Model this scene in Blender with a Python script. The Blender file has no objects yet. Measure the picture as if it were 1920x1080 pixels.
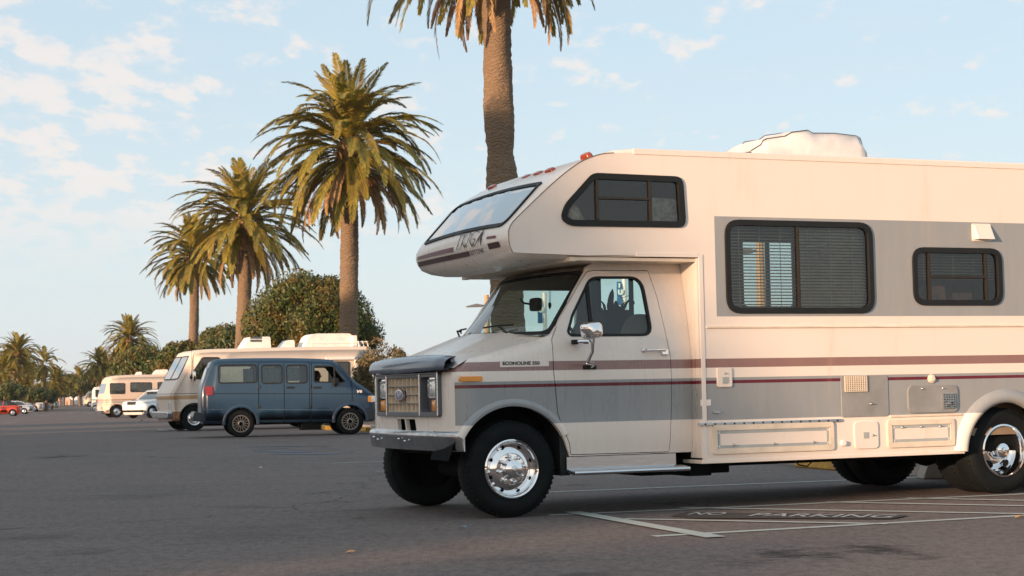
import bpy, math, random
import numpy as np
from math import sin, cos, pi, radians, sqrt, atan2, hypot
from mathutils import Vector, Matrix
from mathutils.geometry import delaunay_2d_cdt

SC = bpy.context.scene
COL = SC.collection
rnd = random.Random(7)

# ------------------------------------------------------------------ camera
FPX, PITCH, ROLL, CAMH = 3316.0, 0.0582, -0.0201, 0.949
def cam_axes():
    f = Vector((0, cos(PITCH), sin(PITCH))); r = Vector((1, 0, 0)); u = r.cross(f)
    c, s = cos(ROLL), sin(ROLL)
    return c*r + s*u, -s*r + c*u, f
CR, CU, CF = cam_axes()
cd = bpy.data.cameras.new('camera'); cam = bpy.data.objects.new('camera', cd); COL.objects.link(cam)
cam.matrix_world = Matrix(((CR.x, CU.x, -CF.x, 0), (CR.y, CU.y, -CF.y, 0), (CR.z, CU.z, -CF.z, CAMH), (0, 0, 0, 1)))
cd.sensor_width = 36.0; cd.lens = FPX/1920*36; cd.clip_end = 20000; cd.clip_start = 0.1
cd.dof.use_dof = True; cd.dof.focus_distance = 13.0; cd.dof.aperture_fstop = 11.0
SC.camera = cam

# ------------------------------------------------------------------ light
SUN_AZ = radians(42)      # left of straight-behind the camera
SUN_EL = radians(8.0)
to_sun = Vector((-sin(SUN_AZ)*cos(SUN_EL), -cos(SUN_AZ)*cos(SUN_EL), sin(SUN_EL)))
sd = bpy.data.lights.new('sun', 'SUN'); so = bpy.data.objects.new('sun', sd); COL.objects.link(so)
sd.energy = 5.0; sd.angle = radians(0.6); sd.color = (1.0, 0.63, 0.39)
so.rotation_euler = to_sun.to_track_quat('Z', 'Y').to_euler()
SC.view_settings.view_transform = 'Standard'; SC.view_settings.look = 'None'
SC.view_settings.exposure = 0.80; SC.view_settings.gamma = 1.0
SC.view_settings.use_curve_mapping = False

# trees along X=-40 that shade the lot: (Y, height, crown radius)
SHADE = [(-58, 8.4, 4, -40), (-50, 8.8, 4, -40), (-42, 8.5, 4, -40), (-35.2, 8.5, 2.6, -40), (-26.2, 12.5, 4.0, -40), (-17, 11, 4, -40), (-8, 10.5, 4, -40), (2.5, 9.0, 3.6, -40), (11, 7.6, 3, -40), (17, 7.6, 3, -40), (25, 8, 3.4, -40), (37, 12.0, 3.0, -40), (60, 6, 4, -40), (35.4, 13.0, 1.7, -17.1)]  # last entry: unseen lone tree added to shade the tallest palm's trunk
wd = bpy.data.worlds.new('World'); SC.world = wd; wd.use_nodes = True
def world():
    nt = wd.node_tree; N = nt.nodes; L = nt.links; N.clear()
    out = N.new('ShaderNodeOutputWorld'); bg = N.new('ShaderNodeBackground')
    sky = N.new('ShaderNodeTexSky'); sky.sky_type = 'NISHITA'; sky.sun_disc = False
    sky.sun_elevation = SUN_EL + radians(2); sky.sun_rotation = atan2(to_sun.x, to_sun.y); sky.altitude = 0
    sky.air_density = 1.0; sky.dust_density = 0.6; sky.ozone_density = 2.0
    tc = N.new('ShaderNodeTexCoord'); sep = N.new('ShaderNodeSeparateXYZ'); L.new(tc.outputs['Generated'], sep.inputs[0])
    # clouds live on a flat layer overhead: direction / height
    def M(op, a, b=None, c=None, clamp=False):
        n = N.new('ShaderNodeMath'); n.operation = op; n.use_clamp = clamp
        for i, v in enumerate((a, b, c)):
            if v is None: continue
            if isinstance(v, (int, float)): n.inputs[i].default_value = v
            else: L.new(v, n.inputs[i])
        return n.outputs[0]
    zz = M('ADD', M('MAXIMUM', sep.outputs[2], 0.0), 0.16)
    cx = M('DIVIDE', sep.outputs[0], zz); cy = M('DIVIDE', sep.outputs[1], zz)
    cb = N.new('ShaderNodeCombineXYZ'); L.new(cx, cb.inputs[0]); L.new(cy, cb.inputs[1])
    def noise(scale, det, rough, off, dist=0.0):
        mp = N.new('ShaderNodeMapping'); mp.inputs['Location'].default_value = off; mp.inputs['Scale'].default_value = scale
        L.new(cb.outputs[0], mp.inputs[0])
        n = N.new('ShaderNodeTexNoise'); n.inputs['Scale'].default_value = 1.0; n.inputs['Detail'].default_value = det
        n.inputs['Roughness'].default_value = rough; n.inputs['Distortion'].default_value = dist
        L.new(mp.outputs[0], n.inputs['Vector']); return n.outputs[0]
    n1 = noise((10.5, 6.0, 1), 8, 0.60, (6.3, 3.9, 0.0), 0.10)
    n2 = noise((1.9, 1.1, 1), 2, 0.5, (5.1, 2.2, 3.0))
    n3 = noise((1.1, 3.0, 1), 5, 0.6, (1.0, 7.0, 8.0))
    v = M('ADD', M('ADD', n1, M('MULTIPLY', M('SUBTRACT', n2, 0.5), 0.30)), M('MULTIPLY', cx, -0.075))
    r = N.new('ShaderNodeMapRange'); r.interpolation_type = 'SMOOTHSTEP'; L.new(v, r.inputs[0])
    r.inputs[1].default_value = 0.525; r.inputs[2].default_value = 0.67
    el = N.new('ShaderNodeMapRange'); L.new(sep.outputs[2], el.inputs[0]); el.interpolation_type = 'SMOOTHSTEP'
    el.inputs[1].default_value = 0.05; el.inputs[2].default_value = 0.13
    cm = M('MULTIPLY', M('MULTIPLY', r.outputs[0], el.outputs[0]), 0.66)
    r3 = N.new('ShaderNodeMapRange'); L.new(n3, r3.inputs[0]); r3.inputs[1].default_value = 0.42; r3.inputs[2].default_value = 0.75
    veil = M('MULTIPLY', r3.outputs[0], 0.35)
    # marine haze low in the sky
    hz = N.new('ShaderNodeMapRange'); L.new(sep.outputs[2], hz.inputs[0]); hz.interpolation_type = 'SMOOTHSTEP'
    hz.inputs[1].default_value = 0.30; hz.inputs[2].default_value = -0.02; hz.inputs[3].default_value = 0.40; hz.inputs[4].default_value = 0.90
    def mix(f, a, b):
        m = N.new('ShaderNodeMix'); m.data_type = 'RGBA'
        for sk, v in ((m.inputs[0], f), (m.inputs[6], a), (m.inputs[7], b)):
            if isinstance(v, float): sk.default_value = v
            elif isinstance(v, tuple): sk.default_value = (*v, 1)
            else: L.new(v, sk)
        return m.outputs[2]
    K = 1/0.13
    sm = mix(1.0, (0, 0, 0), sky.outputs[0]); sm2 = N.new('ShaderNodeMix'); sm2.data_type = 'RGBA'; sm2.blend_type = 'MULTIPLY'; sm2.inputs[0].default_value = 1; L.new(sky.outputs[0], sm2.inputs[6]); sm2.inputs[7].default_value = (.88, .88, .88, 1)
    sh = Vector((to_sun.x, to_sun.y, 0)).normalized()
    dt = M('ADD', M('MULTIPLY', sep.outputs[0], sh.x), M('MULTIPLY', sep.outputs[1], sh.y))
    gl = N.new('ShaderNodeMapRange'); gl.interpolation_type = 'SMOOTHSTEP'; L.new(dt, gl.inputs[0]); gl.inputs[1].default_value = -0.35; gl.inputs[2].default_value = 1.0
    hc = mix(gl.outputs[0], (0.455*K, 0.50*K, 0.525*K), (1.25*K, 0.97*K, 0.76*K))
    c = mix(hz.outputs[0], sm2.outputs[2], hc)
    up = N.new('ShaderNodeMapRange'); L.new(sep.outputs[2], up.inputs[0]); up.inputs[1].default_value = 0.0; up.inputs[2].default_value = 0.28
    c = mix(M('MULTIPLY', up.outputs[0], 0.70), c, (0.35*K, 0.455*K, 0.525*K))
    c = mix(veil, c, (0.42*K, 0.465*K, 0.505*K))
    c = mix(cm, c, (0.58*K, 0.515*K, 0.475*K))
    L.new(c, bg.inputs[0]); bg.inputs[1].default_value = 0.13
    L.new(bg.outputs[0], out.inputs[0])
world()

# ------------------------------------------------------------------ helpers
def tag(o, label=None, cat=None, group=None, kind=None):
    for k, v in (('label', label), ('category', cat), ('group', group), ('kind', kind)):
        if v: o[k] = v
    return o
def empty(name, loc, rz=0):
    o = bpy.data.objects.new(name, None); COL.objects.link(o); o.location = loc; o.rotation_euler = (0, 0, rz); o.empty_display_size = .2
    return o
def copy_tree(o, parent=None):
    c = o.copy(); COL.objects.link(c); c.parent = parent
    for ch in list(o.children): copy_tree(ch, c)
    return c

def ray(px, py): return CF*FPX + CR*(px-960) - CU*(py-540)
def gz(Y):   # the lot falls away very gently, then rises again to its far edge
    if Y < 16: return 0.0
    if Y < 190: return -.0027*(Y-16)
    if Y < 205: return -.470
    return min(.10, -.470+.00456*(Y-205))
def G(px, py, z=None):
    d = ray(px, py); lo, hi = 3/d.y, 330/d.y
    if z is not None: return Vector((0, 0, CAMH)) + d*((z-CAMH)/d.z)
    t = lo
    while t < hi:
        P = Vector((0, 0, CAMH))+d*t
        if P.z <= gz(P.y): break
        t += .05/d.y
    return Vector((P.x, P.y, gz(P.y)))
def at(px, py, Y):
    d = ray(px, py); return Vector((0, 0, CAMH))+d*(Y/d.y)
class Frame:
    def __init__(s, X, Y, a, Z=0.0): s.Z = Z; s.X, s.Y, s.a = X, Y, a; s.e = Vector((cos(a), sin(a), 0)); s.n = Vector((-sin(a), cos(a), 0)); s.o = Vector((X, Y, Z))
    def S(s, px, py, w=0.0):
        d = ray(px, py); Q = s.o + s.n*w; O = Vector((0, 0, CAMH)); t = (Q-O).dot(s.n)/d.dot(s.n); P = O + d*t
        return ((P-s.o).dot(s.e), P.z-s.Z)
    def P(s, pts, w=0.0): return [s.S(x, y, w) for x, y in pts]
    def F(s, px, py, sv=0.0):
        d = ray(px, py); Q = s.o + s.e*sv; O = Vector((0, 0, CAMH)); t = (Q-O).dot(s.e)/d.dot(s.e); P = O + d*t
        return ((P-s.o).dot(s.n), P.z-s.Z)

class MB:
    def __init__(s): s.v = []; s.f = []; s.sm = []
    def add(s, vs, fs, smooth=False):
        b = len(s.v); s.v += [tuple(v) for v in vs]; s.f += [tuple(i+b for i in f) for f in fs]; s.sm += [smooth]*len(fs); return s
    def box(s, x0, x1, y0, y1, z0, z1, M=None):
        vs = [Vector((x, y, z)) for x in (x0, x1) for y in (y0, y1) for z in (z0, z1)]
        if M: vs = [M @ v for v in vs]
        return s.add(vs, [(0, 1, 3, 2), (4, 6, 7, 5), (0, 4, 5, 1), (2, 3, 7, 6), (0, 2, 6, 4), (1, 5, 7, 3)])
    def tube(s, pts, r, n=8, cap=True, closed=False):
        pts = [Vector(p) for p in pts]; m = len(pts); rs = r if isinstance(r, (list, tuple)) else [r]*m
        vs = []; prev = None
        for i, p in enumerate(pts):
            if closed: t = pts[(i+1) % m]-pts[i-1]
            else: t = pts[min(i+1, m-1)]-pts[max(i-1, 0)]
            t.normalize()
            if prev is None: a = t.orthogonal().normalized()
            else: a = (prev-t*prev.dot(t)).normalized()
            prev = a; b = t.cross(a)
            for k in range(n): q = 2*pi*k/n; vs.append(p+(a*cos(q)+b*sin(q))*rs[i])
        fs = []
        for i in range(m if closed else m-1):
            for k in range(n): j = (i+1) % m; fs.append((i*n+k, i*n+(k+1) % n, j*n+(k+1) % n, j*n+k))
        s.add(vs, fs, True)
        if cap and not closed:
            s.add(vs[:n], [tuple(range(n))[::-1]]); s.add(vs[-n:], [tuple(range(n))])
        return s
    def lathe(s, prof, c, ax='y', n=32, flip=1, closed=False):
        # prof: (radius, offset along axis)
        c = Vector(c); vs = []
        for (r, h) in prof:
            for k in range(n):
                q = 2*pi*k/n
                if ax == 'y': vs.append(c+Vector((r*cos(q), h*flip, r*sin(q))))
                elif ax == 'x': vs.append(c+Vector((h*flip, r*cos(q), r*sin(q))))
                else: vs.append(c+Vector((r*cos(q), r*sin(q), h)))
        fs = []
        m = len(prof)
        for i in range(m if closed else m-1):
            j = (i+1) % m
            for k in range(n): fs.append((i*n+k, i*n+(k+1) % n, j*n+(k+1) % n, j*n+k))
        return s.add(vs, fs, True)
    def grid(s, rows, smooth=True, closed=False):
        n = len(rows[0]); vs = [p for r in rows for p in r]; fs = []
        for i in range(len(rows)-1):
            for k in range(n if closed else n-1): fs.append((i*n+k, i*n+(k+1) % n, (i+1)*n+(k+1) % n, (i+1)*n+k))
        return s.add(vs, fs, smooth)
    def prism(s, poly, f0, f1):
        # poly 2d -> two mapped faces + rim
        a = [f0(*p) for p in poly]; b = [f1(*p) for p in poly]; n = len(poly)
        s.add(a, [tuple(range(n))]); s.add(b, [tuple(range(n))[::-1]])
        return s.add(a+b, [(i, (i+1) % n, n+(i+1) % n, n+i) for i in range(n)])
    def build(s, name, m, parent=None, bev=0, ang=32, seg=2):
        me = bpy.data.meshes.new(name); me.from_pydata(s.v, [], s.f)
        me.polygons.foreach_set('use_smooth', s.sm)
        o = bpy.data.objects.new(name, me); COL.objects.link(o); me.materials.append(m)
        import bmesh
        bm = bmesh.new(); bm.from_mesh(me)
        if len(bm.verts) < 60000: bmesh.ops.remove_doubles(bm, verts=bm.verts, dist=1e-5)
        bmesh.ops.recalc_face_normals(bm, faces=bm.faces); bm.to_mesh(me); bm.free()
        if ang and any(s.sm): me.set_sharp_from_angle(angle=radians(ang))
        if bev:
            md = o.modifiers.new('b', 'BEVEL'); md.width = bev; md.segments = seg; md.limit_method = 'ANGLE'; md.angle_limit = radians(40)
        if parent: o.parent = parent
        return o

def inpoly(x, y, P):
    c = False; n = len(P); j = n-1
    for i in range(n):
        xi, yi = P[i]; xj, yj = P[j]
        if (yi > y) != (yj > y) and x < (xj-xi)*(y-yi)/(yj-yi)+xi: c = not c
        j = i
    return c
def resamp(P, step):
    out = []
    for i in range(len(P)):
        a = P[i]; b = P[(i+1) % len(P)]; L = hypot(b[0]-a[0], b[1]-a[1]); n = max(1, int(math.ceil(L/step)))
        out += [(a[0]+(b[0]-a[0])*k/n, a[1]+(b[1]-a[1])*k/n) for k in range(n)]
    return out
def rpoly(P, r, n=5):
    out = []; m = len(P)
    for i in range(m):
        p = Vector(P[i]); rr = r[i] if isinstance(r, (list, tuple)) else r
        a = Vector(P[i-1])-p; b = Vector(P[(i+1) % m])-p
        d = min(rr, a.length*.49, b.length*.49)
        if d < 1e-4: out.append(tuple(p)); continue
        A = p+a.normalized()*d; B = p+b.normalized()*d
        for k in range(n+1):
            t = k/n; q = A*(1-t)**2+p*2*t*(1-t)+B*t*t; out.append((q.x, q.y))
    return out
def rrect(x0, x1, y0, y1, r, n=5): return rpoly([(x0, y0), (x1, y0), (x1, y1), (x0, y1)], r*1.3, n)
def inset(P, d):
    A = sum(P[i-1][0]*P[i][1]-P[i][0]*P[i-1][1] for i in range(len(P)))
    sg = 1 if A > 0 else -1; out = []; m = len(P)
    for i in range(m):
        a = Vector(P[i])-Vector(P[i-1]); b = Vector(P[(i+1) % m])-Vector(P[i])
        if a.length < 1e-7 or b.length < 1e-7: a = b = (a+b)
        na = Vector((-a.y, a.x)).normalized(); nb = Vector((-b.y, b.x)).normalized(); nn = na+nb
        if nn.length < 1e-6: nn = na
        nn.normalize(); k = 1/max(.5, nn.dot(na)); q = Vector(P[i])+nn*d*k*sg; out.append((q.x, q.y))
    return out
def sheet(mb, outer, holes, f, t=0.0, step=10.0, inner=True, smooth=None):
    """triangulated 2-D region with holes, mapped to 3-D by f(u,v,depth), given thickness t"""
    outer = resamp(outer, step); holes = [resamp(h, step) for h in holes]
    V = list(outer); E = [(i, (i+1) % len(outer)) for i in range(len(outer))]
    for h in holes: b = len(V); V += h; E += [(b+i, b+(i+1) % len(h)) for i in range(len(h))]
    xs = [p[0] for p in outer]; ys = [p[1] for p in outer]
    if step < 5:
        x = min(xs)+step*.5; k = 0
        Vn = np.array(V)
        while x < max(xs):
            y = min(ys)+step*(.5 if k % 2 else .25)
            while y < max(ys):
                if inpoly(x, y, outer) and not any(inpoly(x, y, h) for h in holes) and np.min((Vn[:, 0]-x)**2+(Vn[:, 1]-y)**2) > (step*.45)**2: V.append((x, y))
                y += step
            x += step; k += 1
    r = delaunay_2d_cdt([Vector(p) for p in V], E, [], 0, 1e-6)
    vs = [(p.x, p.y) for p in r[0]]; fs = []
    for fc in r[2]:
        cx = sum(vs[i][0] for i in fc)/len(fc); cy = sum(vs[i][1] for i in fc)/len(fc)
        if inpoly(cx, cy, outer) and not any(inpoly(cx, cy, h) for h in holes): fs.append(tuple(fc))
    sm = (step < 5) if smooth is None else smooth
    mb.add([f(u, v, 0) for u, v in vs], fs, sm)
    if t:
        if inner: mb.add([f(u, v, t) for u, v in vs], [q[::-1] for q in fs], sm)
        cnt = {}
        for q in fs:
            for i in range(len(q)): e = (q[i], q[(i+1) % len(q)]); cnt[e] = cnt.get(e, 0)+1
        be = [e for e in cnt if (e[1], e[0]) not in cnt]
        for a, b in be:
            mb.add([f(*vs[a], 0), f(*vs[b], 0), f(*vs[b], t), f(*vs[a], t)], [(0, 1, 2, 3)])
    return mb

def text_mb(mb, body, size, fn, ext=0.003, shear=0, spacing=1.0, bold=0.0, align='LEFT', xs=1.0):
    cu = bpy.data.curves.new('t', 'FONT'); cu.body = body; cu.size = size; cu.extrude = ext; cu.shear = shear; cu.space_character = spacing
    cu.offset = bold; cu.align_x = align; cu.resolution_u = 3
    o = bpy.data.objects.new('t', cu); COL.objects.link(o); dg = bpy.context.evaluated_depsgraph_get()
    me = bpy.data.meshes.new_from_object(o.evaluated_get(dg))
    mb.add([fn(v.co.x*xs, v.co.y, v.co.z) for v in me.vertices], [tuple(p.vertices) for p in me.polygons])
    bpy.data.objects.remove(o); bpy.data.curves.remove(cu); bpy.data.meshes.remove(me)

# ------------------------------------------------------------------ materials
def newmat(name):
    m = bpy.data.materials.new(name); m.use_nodes = True; return m, m.node_tree.nodes, m.node_tree.links, m.node_tree.nodes['Principled BSDF']
def mix_node(N, L, f, a, b, mode='MIX'):
    m = N.new('ShaderNodeMix'); m.data_type = 'RGBA'; m.blend_type = mode
    for sk, v in ((m.inputs[0], f), (m.inputs[6], a), (m.inputs[7], b)):
        if isinstance(v, (float, int)): sk.default_value = v
        elif isinstance(v, tuple): sk.default_value = (*v[:3], 1)
        else: L.new(v, sk)
    return m.outputs[2]
def math_node(N, L, op, a, b=0.0, clamp=False):
    n = N.new('ShaderNodeMath'); n.operation = op; n.use_clamp = clamp
    for i, v in enumerate((a, b)):
        if isinstance(v, (int, float)): n.inputs[i].default_value = v
        else: L.new(v, n.inputs[i])
    return n.outputs[0]
def noise_node(N, L, vec, scale, det=3, rough=.5, stretch=None, dist=0):
    if stretch:
        mp = N.new('ShaderNodeMapping'); mp.inputs['Scale'].default_value = stretch; L.new(vec, mp.inputs[0]); vec = mp.outputs[0]
    n = N.new('ShaderNodeTexNoise'); n.inputs['Scale'].default_value = scale; n.inputs['Detail'].default_value = det
    n.inputs['Roughness'].default_value = rough; n.inputs['Distortion'].default_value = dist; L.new(vec, n.inputs['Vector']); return n.outputs[0]
def ramp(N, L, v, a, b, o0=0.0, o1=1.0):
    r = N.new('ShaderNodeMapRange'); L.new(v, r.inputs[0]); r.inputs[1].default_value = a; r.inputs[2].default_value = b
    r.inputs[3].default_value = o0; r.inputs[4].default_value = o1; return r.outputs[0]

def mat(name, col, rough=.5, metal=0, var=.12, scale=6, bump=0, bscale=60, spec=.5, coat=0, stretch=None, trans=0, emis=None):
    m, N, L, b = newmat(name); tc = N.new('ShaderNodeTexCoord'); ob = tc.outputs['Object']
    n = noise_node(N, L, ob, scale, 4, .6, stretch)
    c = mix_node(N, L, ramp(N, L, n, .3, .7), tuple(x*(1-var) for x in col), tuple(min(1, x*(1+var)) for x in col))
    L.new(c, b.inputs['Base Color']); b.inputs['Roughness'].default_value = rough; b.inputs['Metallic'].default_value = metal
    b.inputs['Specular IOR Level'].default_value = spec; b.inputs['Coat Weight'].default_value = coat
    L.new(ramp(N, L, n, .3, .7, max(0.02, rough*.85), min(1, rough*1.15)), b.inputs['Roughness'])
    if bump:
        n2 = noise_node(N, L, ob, bscale, 3, .6); bp = N.new('ShaderNodeBump'); bp.inputs['Strength'].default_value = bump; bp.inputs['Distance'].default_value = .01
        L.new(n2, bp.inputs['Height']); L.new(bp.outputs[0], b.inputs['Normal'])
    if emis: b.inputs['Emission Color'].default_value = (*emis[:3], 1); b.inputs['Emission Strength'].default_value = emis[3]
    return m
def banded(name, base, bands, rough=.35, dirt=.25, coat=.0, wave=0.0):
    """painted body side with horizontal stripes in the vehicle's own coordinates"""
    m, N, L, b = newmat(name); tc = N.new('ShaderNodeTexCoord'); ob = tc.outputs['Object']
    sp = N.new('ShaderNodeSeparateXYZ'); L.new(ob, sp.inputs[0])
    col = base; z = sp.outputs[2]; x = sp.outputs[0]
    n = noise_node(N, L, ob, 2.3, 5, .65, (1, 1, .35)); n2 = noise_node(N, L, ob, 9, 5, .7, (1, 1, .12))
    c = mix_node(N, L, ramp(N, L, n, .3, .75, 0, .07), base, tuple(v*.78 for v in base))
    for bd in bands:
        z0, z1, bc = bd[:3]
        f = math_node(N, L, 'MULTIPLY', math_node(N, L, 'GREATER_THAN', z, z0), math_node(N, L, 'LESS_THAN', z, z1))
        if len(bd) > 3:   # x start, slant
            xs = math_node(N, L, 'ADD', x, math_node(N, L, 'MULTIPLY', z, bd[4])); f = math_node(N, L, 'MULTIPLY', f, math_node(N, L, 'GREATER_THAN', xs, bd[3]))
        bcn = mix_node(N, L, ramp(N, L, n2, .35, .7), tuple(v*.95 for v in bc), tuple(v*1.05 for v in bc))
        c = mix_node(N, L, f, c, bcn)
    # weather streaks and road film (worn marks in the paint)
    d = math_node(N, L, 'MULTIPLY', ramp(N, L, n2, .52, .85), ramp(N, L, n, .40, .68))
    c = mix_node(N, L, math_node(N, L, 'MULTIPLY', d, dirt), c, (.42, .30, .17))
    L.new(c, b.inputs['Base Color']); b.inputs['Coat Weight'].default_value = coat; b.inputs['Coat Roughness'].default_value = .12
    L.new(ramp(N, L, n2, .3, .7, rough*.8, rough*1.25), b.inputs['Roughness'])
    if wave:
        w = noise_node(N, L, ob, 1.6, 1, .4); bp = N.new('ShaderNodeBump'); bp.inputs['Strength'].default_value = wave; bp.inputs['Distance'].default_value = .03
        L.new(w, bp.inputs['Height']); L.new(bp.outputs[0], b.inputs['Normal'])
    return m
def glass(name, tint=(.75, .8, .8), refl=1.0, dark=0.0, ior=1.45):
    m, N, L, b = newmat(name); N.remove(b); out = N['Material Output']
    tr = N.new('ShaderNodeBsdfTransparent'); tr.inputs[0].default_value = (*tint, 1)
    gl = N.new('ShaderNodeBsdfGlossy'); gl.inputs['Roughness'].default_value = .015; gl.inputs[0].default_value = (refl, refl, refl, 1)
    fr = N.new('ShaderNodeFresnel'); fr.inputs[0].default_value = ior
    tc = N.new('ShaderNodeTexCoord'); n = noise_node(N, L, tc.outputs['Object'], 2.0, 2, .5); bp = N.new('ShaderNodeBump'); bp.inputs['Strength'].default_value = .04; bp.inputs['Distance'].default_value = .02
    L.new(n, bp.inputs['Height']); L.new(bp.outputs[0], gl.inputs['Normal']); L.new(bp.outputs[0], fr.inputs['Normal'])
    f = math_node(N, L, 'ADD', fr.outputs[0], dark, True)
    mx = N.new('ShaderNodeMixShader'); L.new(f, mx.inputs[0]); L.new(tr.outputs[0], mx.inputs[1]); L.new(gl.outputs[0], mx.inputs[2]); L.new(mx.outputs[0], out.inputs[0])
    return m

CREAM = (.72, .66, .57); GREY = (.27, .29, .30); BROWN = (.25, .145, .13); BURG = (.115, .008, .022); DKBR = (.07, .028, .035)
CREAM = (.74, .67, .60)
M_cab = banded('cab_paint', CREAM, [(.70, 1.022, GREY, -.432, 0), (1.10, 1.17, BROWN, .44, -.72) if 0 else (1.10, 1.17, BROWN, -1.58, -1.02), (.975, 1.0, BURG, -.432, 0)], rough=.28, dirt=.10, coat=.35)
M_box = banded('box_paint', CREAM, [(.69, 1.022, GREY), (.975, 1.0, BURG), (1.10, 1.17, BROWN), (1.50, 2.29, GREY, 1.7, 0)], rough=.42, dirt=.34, coat=.1, wave=.2)
M_cream = banded('cream_gelcoat', CREAM, [], rough=.3, dirt=.6, coat=.3)
M_trim = mat('cream_trim', (.66, .58, .47), .45)
M_black = mat('black_rubber', (.010, .012, .013), .6, spec=.3)
M_blk = mat('black_gloss', (.02, .024, .028), .18, coat=.3)
M_tyre = mat('tyre_rubber', (.0035, .006, .007), .8, bump=.4, bscale=40, spec=.22)
M_chrome = mat('chrome', (.80, .80, .80), .05, 1, var=.04)
M_alu = mat('aluminium', (.62, .63, .64), .22, 1, var=.08, stretch=(1, 1, 20))
M_worn = mat('worn_chrome', (.42, .44, .46), .18, 1, var=.25, scale=12, bump=.1, bscale=9)
M_dark = mat('dark_underbody', (.006, .008, .009), .95, spec=.1)
M_int = mat('tan_interior', (.20, .15, .10), .8)
M_seat = mat('seat_fabric', (.22, .17, .13), .9)
M_glass = glass('window_glass', (.74, .86, .84), .95, .03)
M_glassd = glass('tinted_glass', (.66, .70, .68), .8, .045)
M_sky_glass = glass('cabover_glass', (.12, .16, .18), .95, .38)
M_blind = mat('blind_slat', (.74, .62, .48), .6)
M_amber = mat('amber_lens', (.75, .26, .01), .2, coat=.6)
M_orange = mat('orange_marker_lens', (.34, .045, .010), .25, var=.4, scale=30, coat=.6)
M_lamp = mat('lamp_glass', (.62, .66, .66), .08, .3, var=.2, scale=40, coat=1)
M_red = mat('red_lens', (.22, .004, .008), .2, coat=.5)
M_grille = mat('beige_grille', (.66, .56, .44), .5)
M_grey = mat('grey_trim', (.10, .11, .125), .4)
M_bluelogo = mat('blue_enamel', (.01, .05, .22), .2, coat=1)
M_white = mat('white_plastic', (.78, .76, .72), .5)
M_ink = mat('dark_lettering', (.06, .05, .055), .4)
M_burg = mat('burgundy_decal', (.10, .012, .03), .35); M_dkbr = mat('brown_decal', (.07, .035, .035), .35, var=.3, scale=2)
M_deep = mat('weathered_visor', (.085, .11, .15), .22, var=.10, scale=3, coat=.4)
M_blue_cloth = mat('blue_banner_cloth', (.015, .13, .32), .8, var=.25); M_pale = mat('pale_lettering', (.55, .70, .75), .8)
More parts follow.
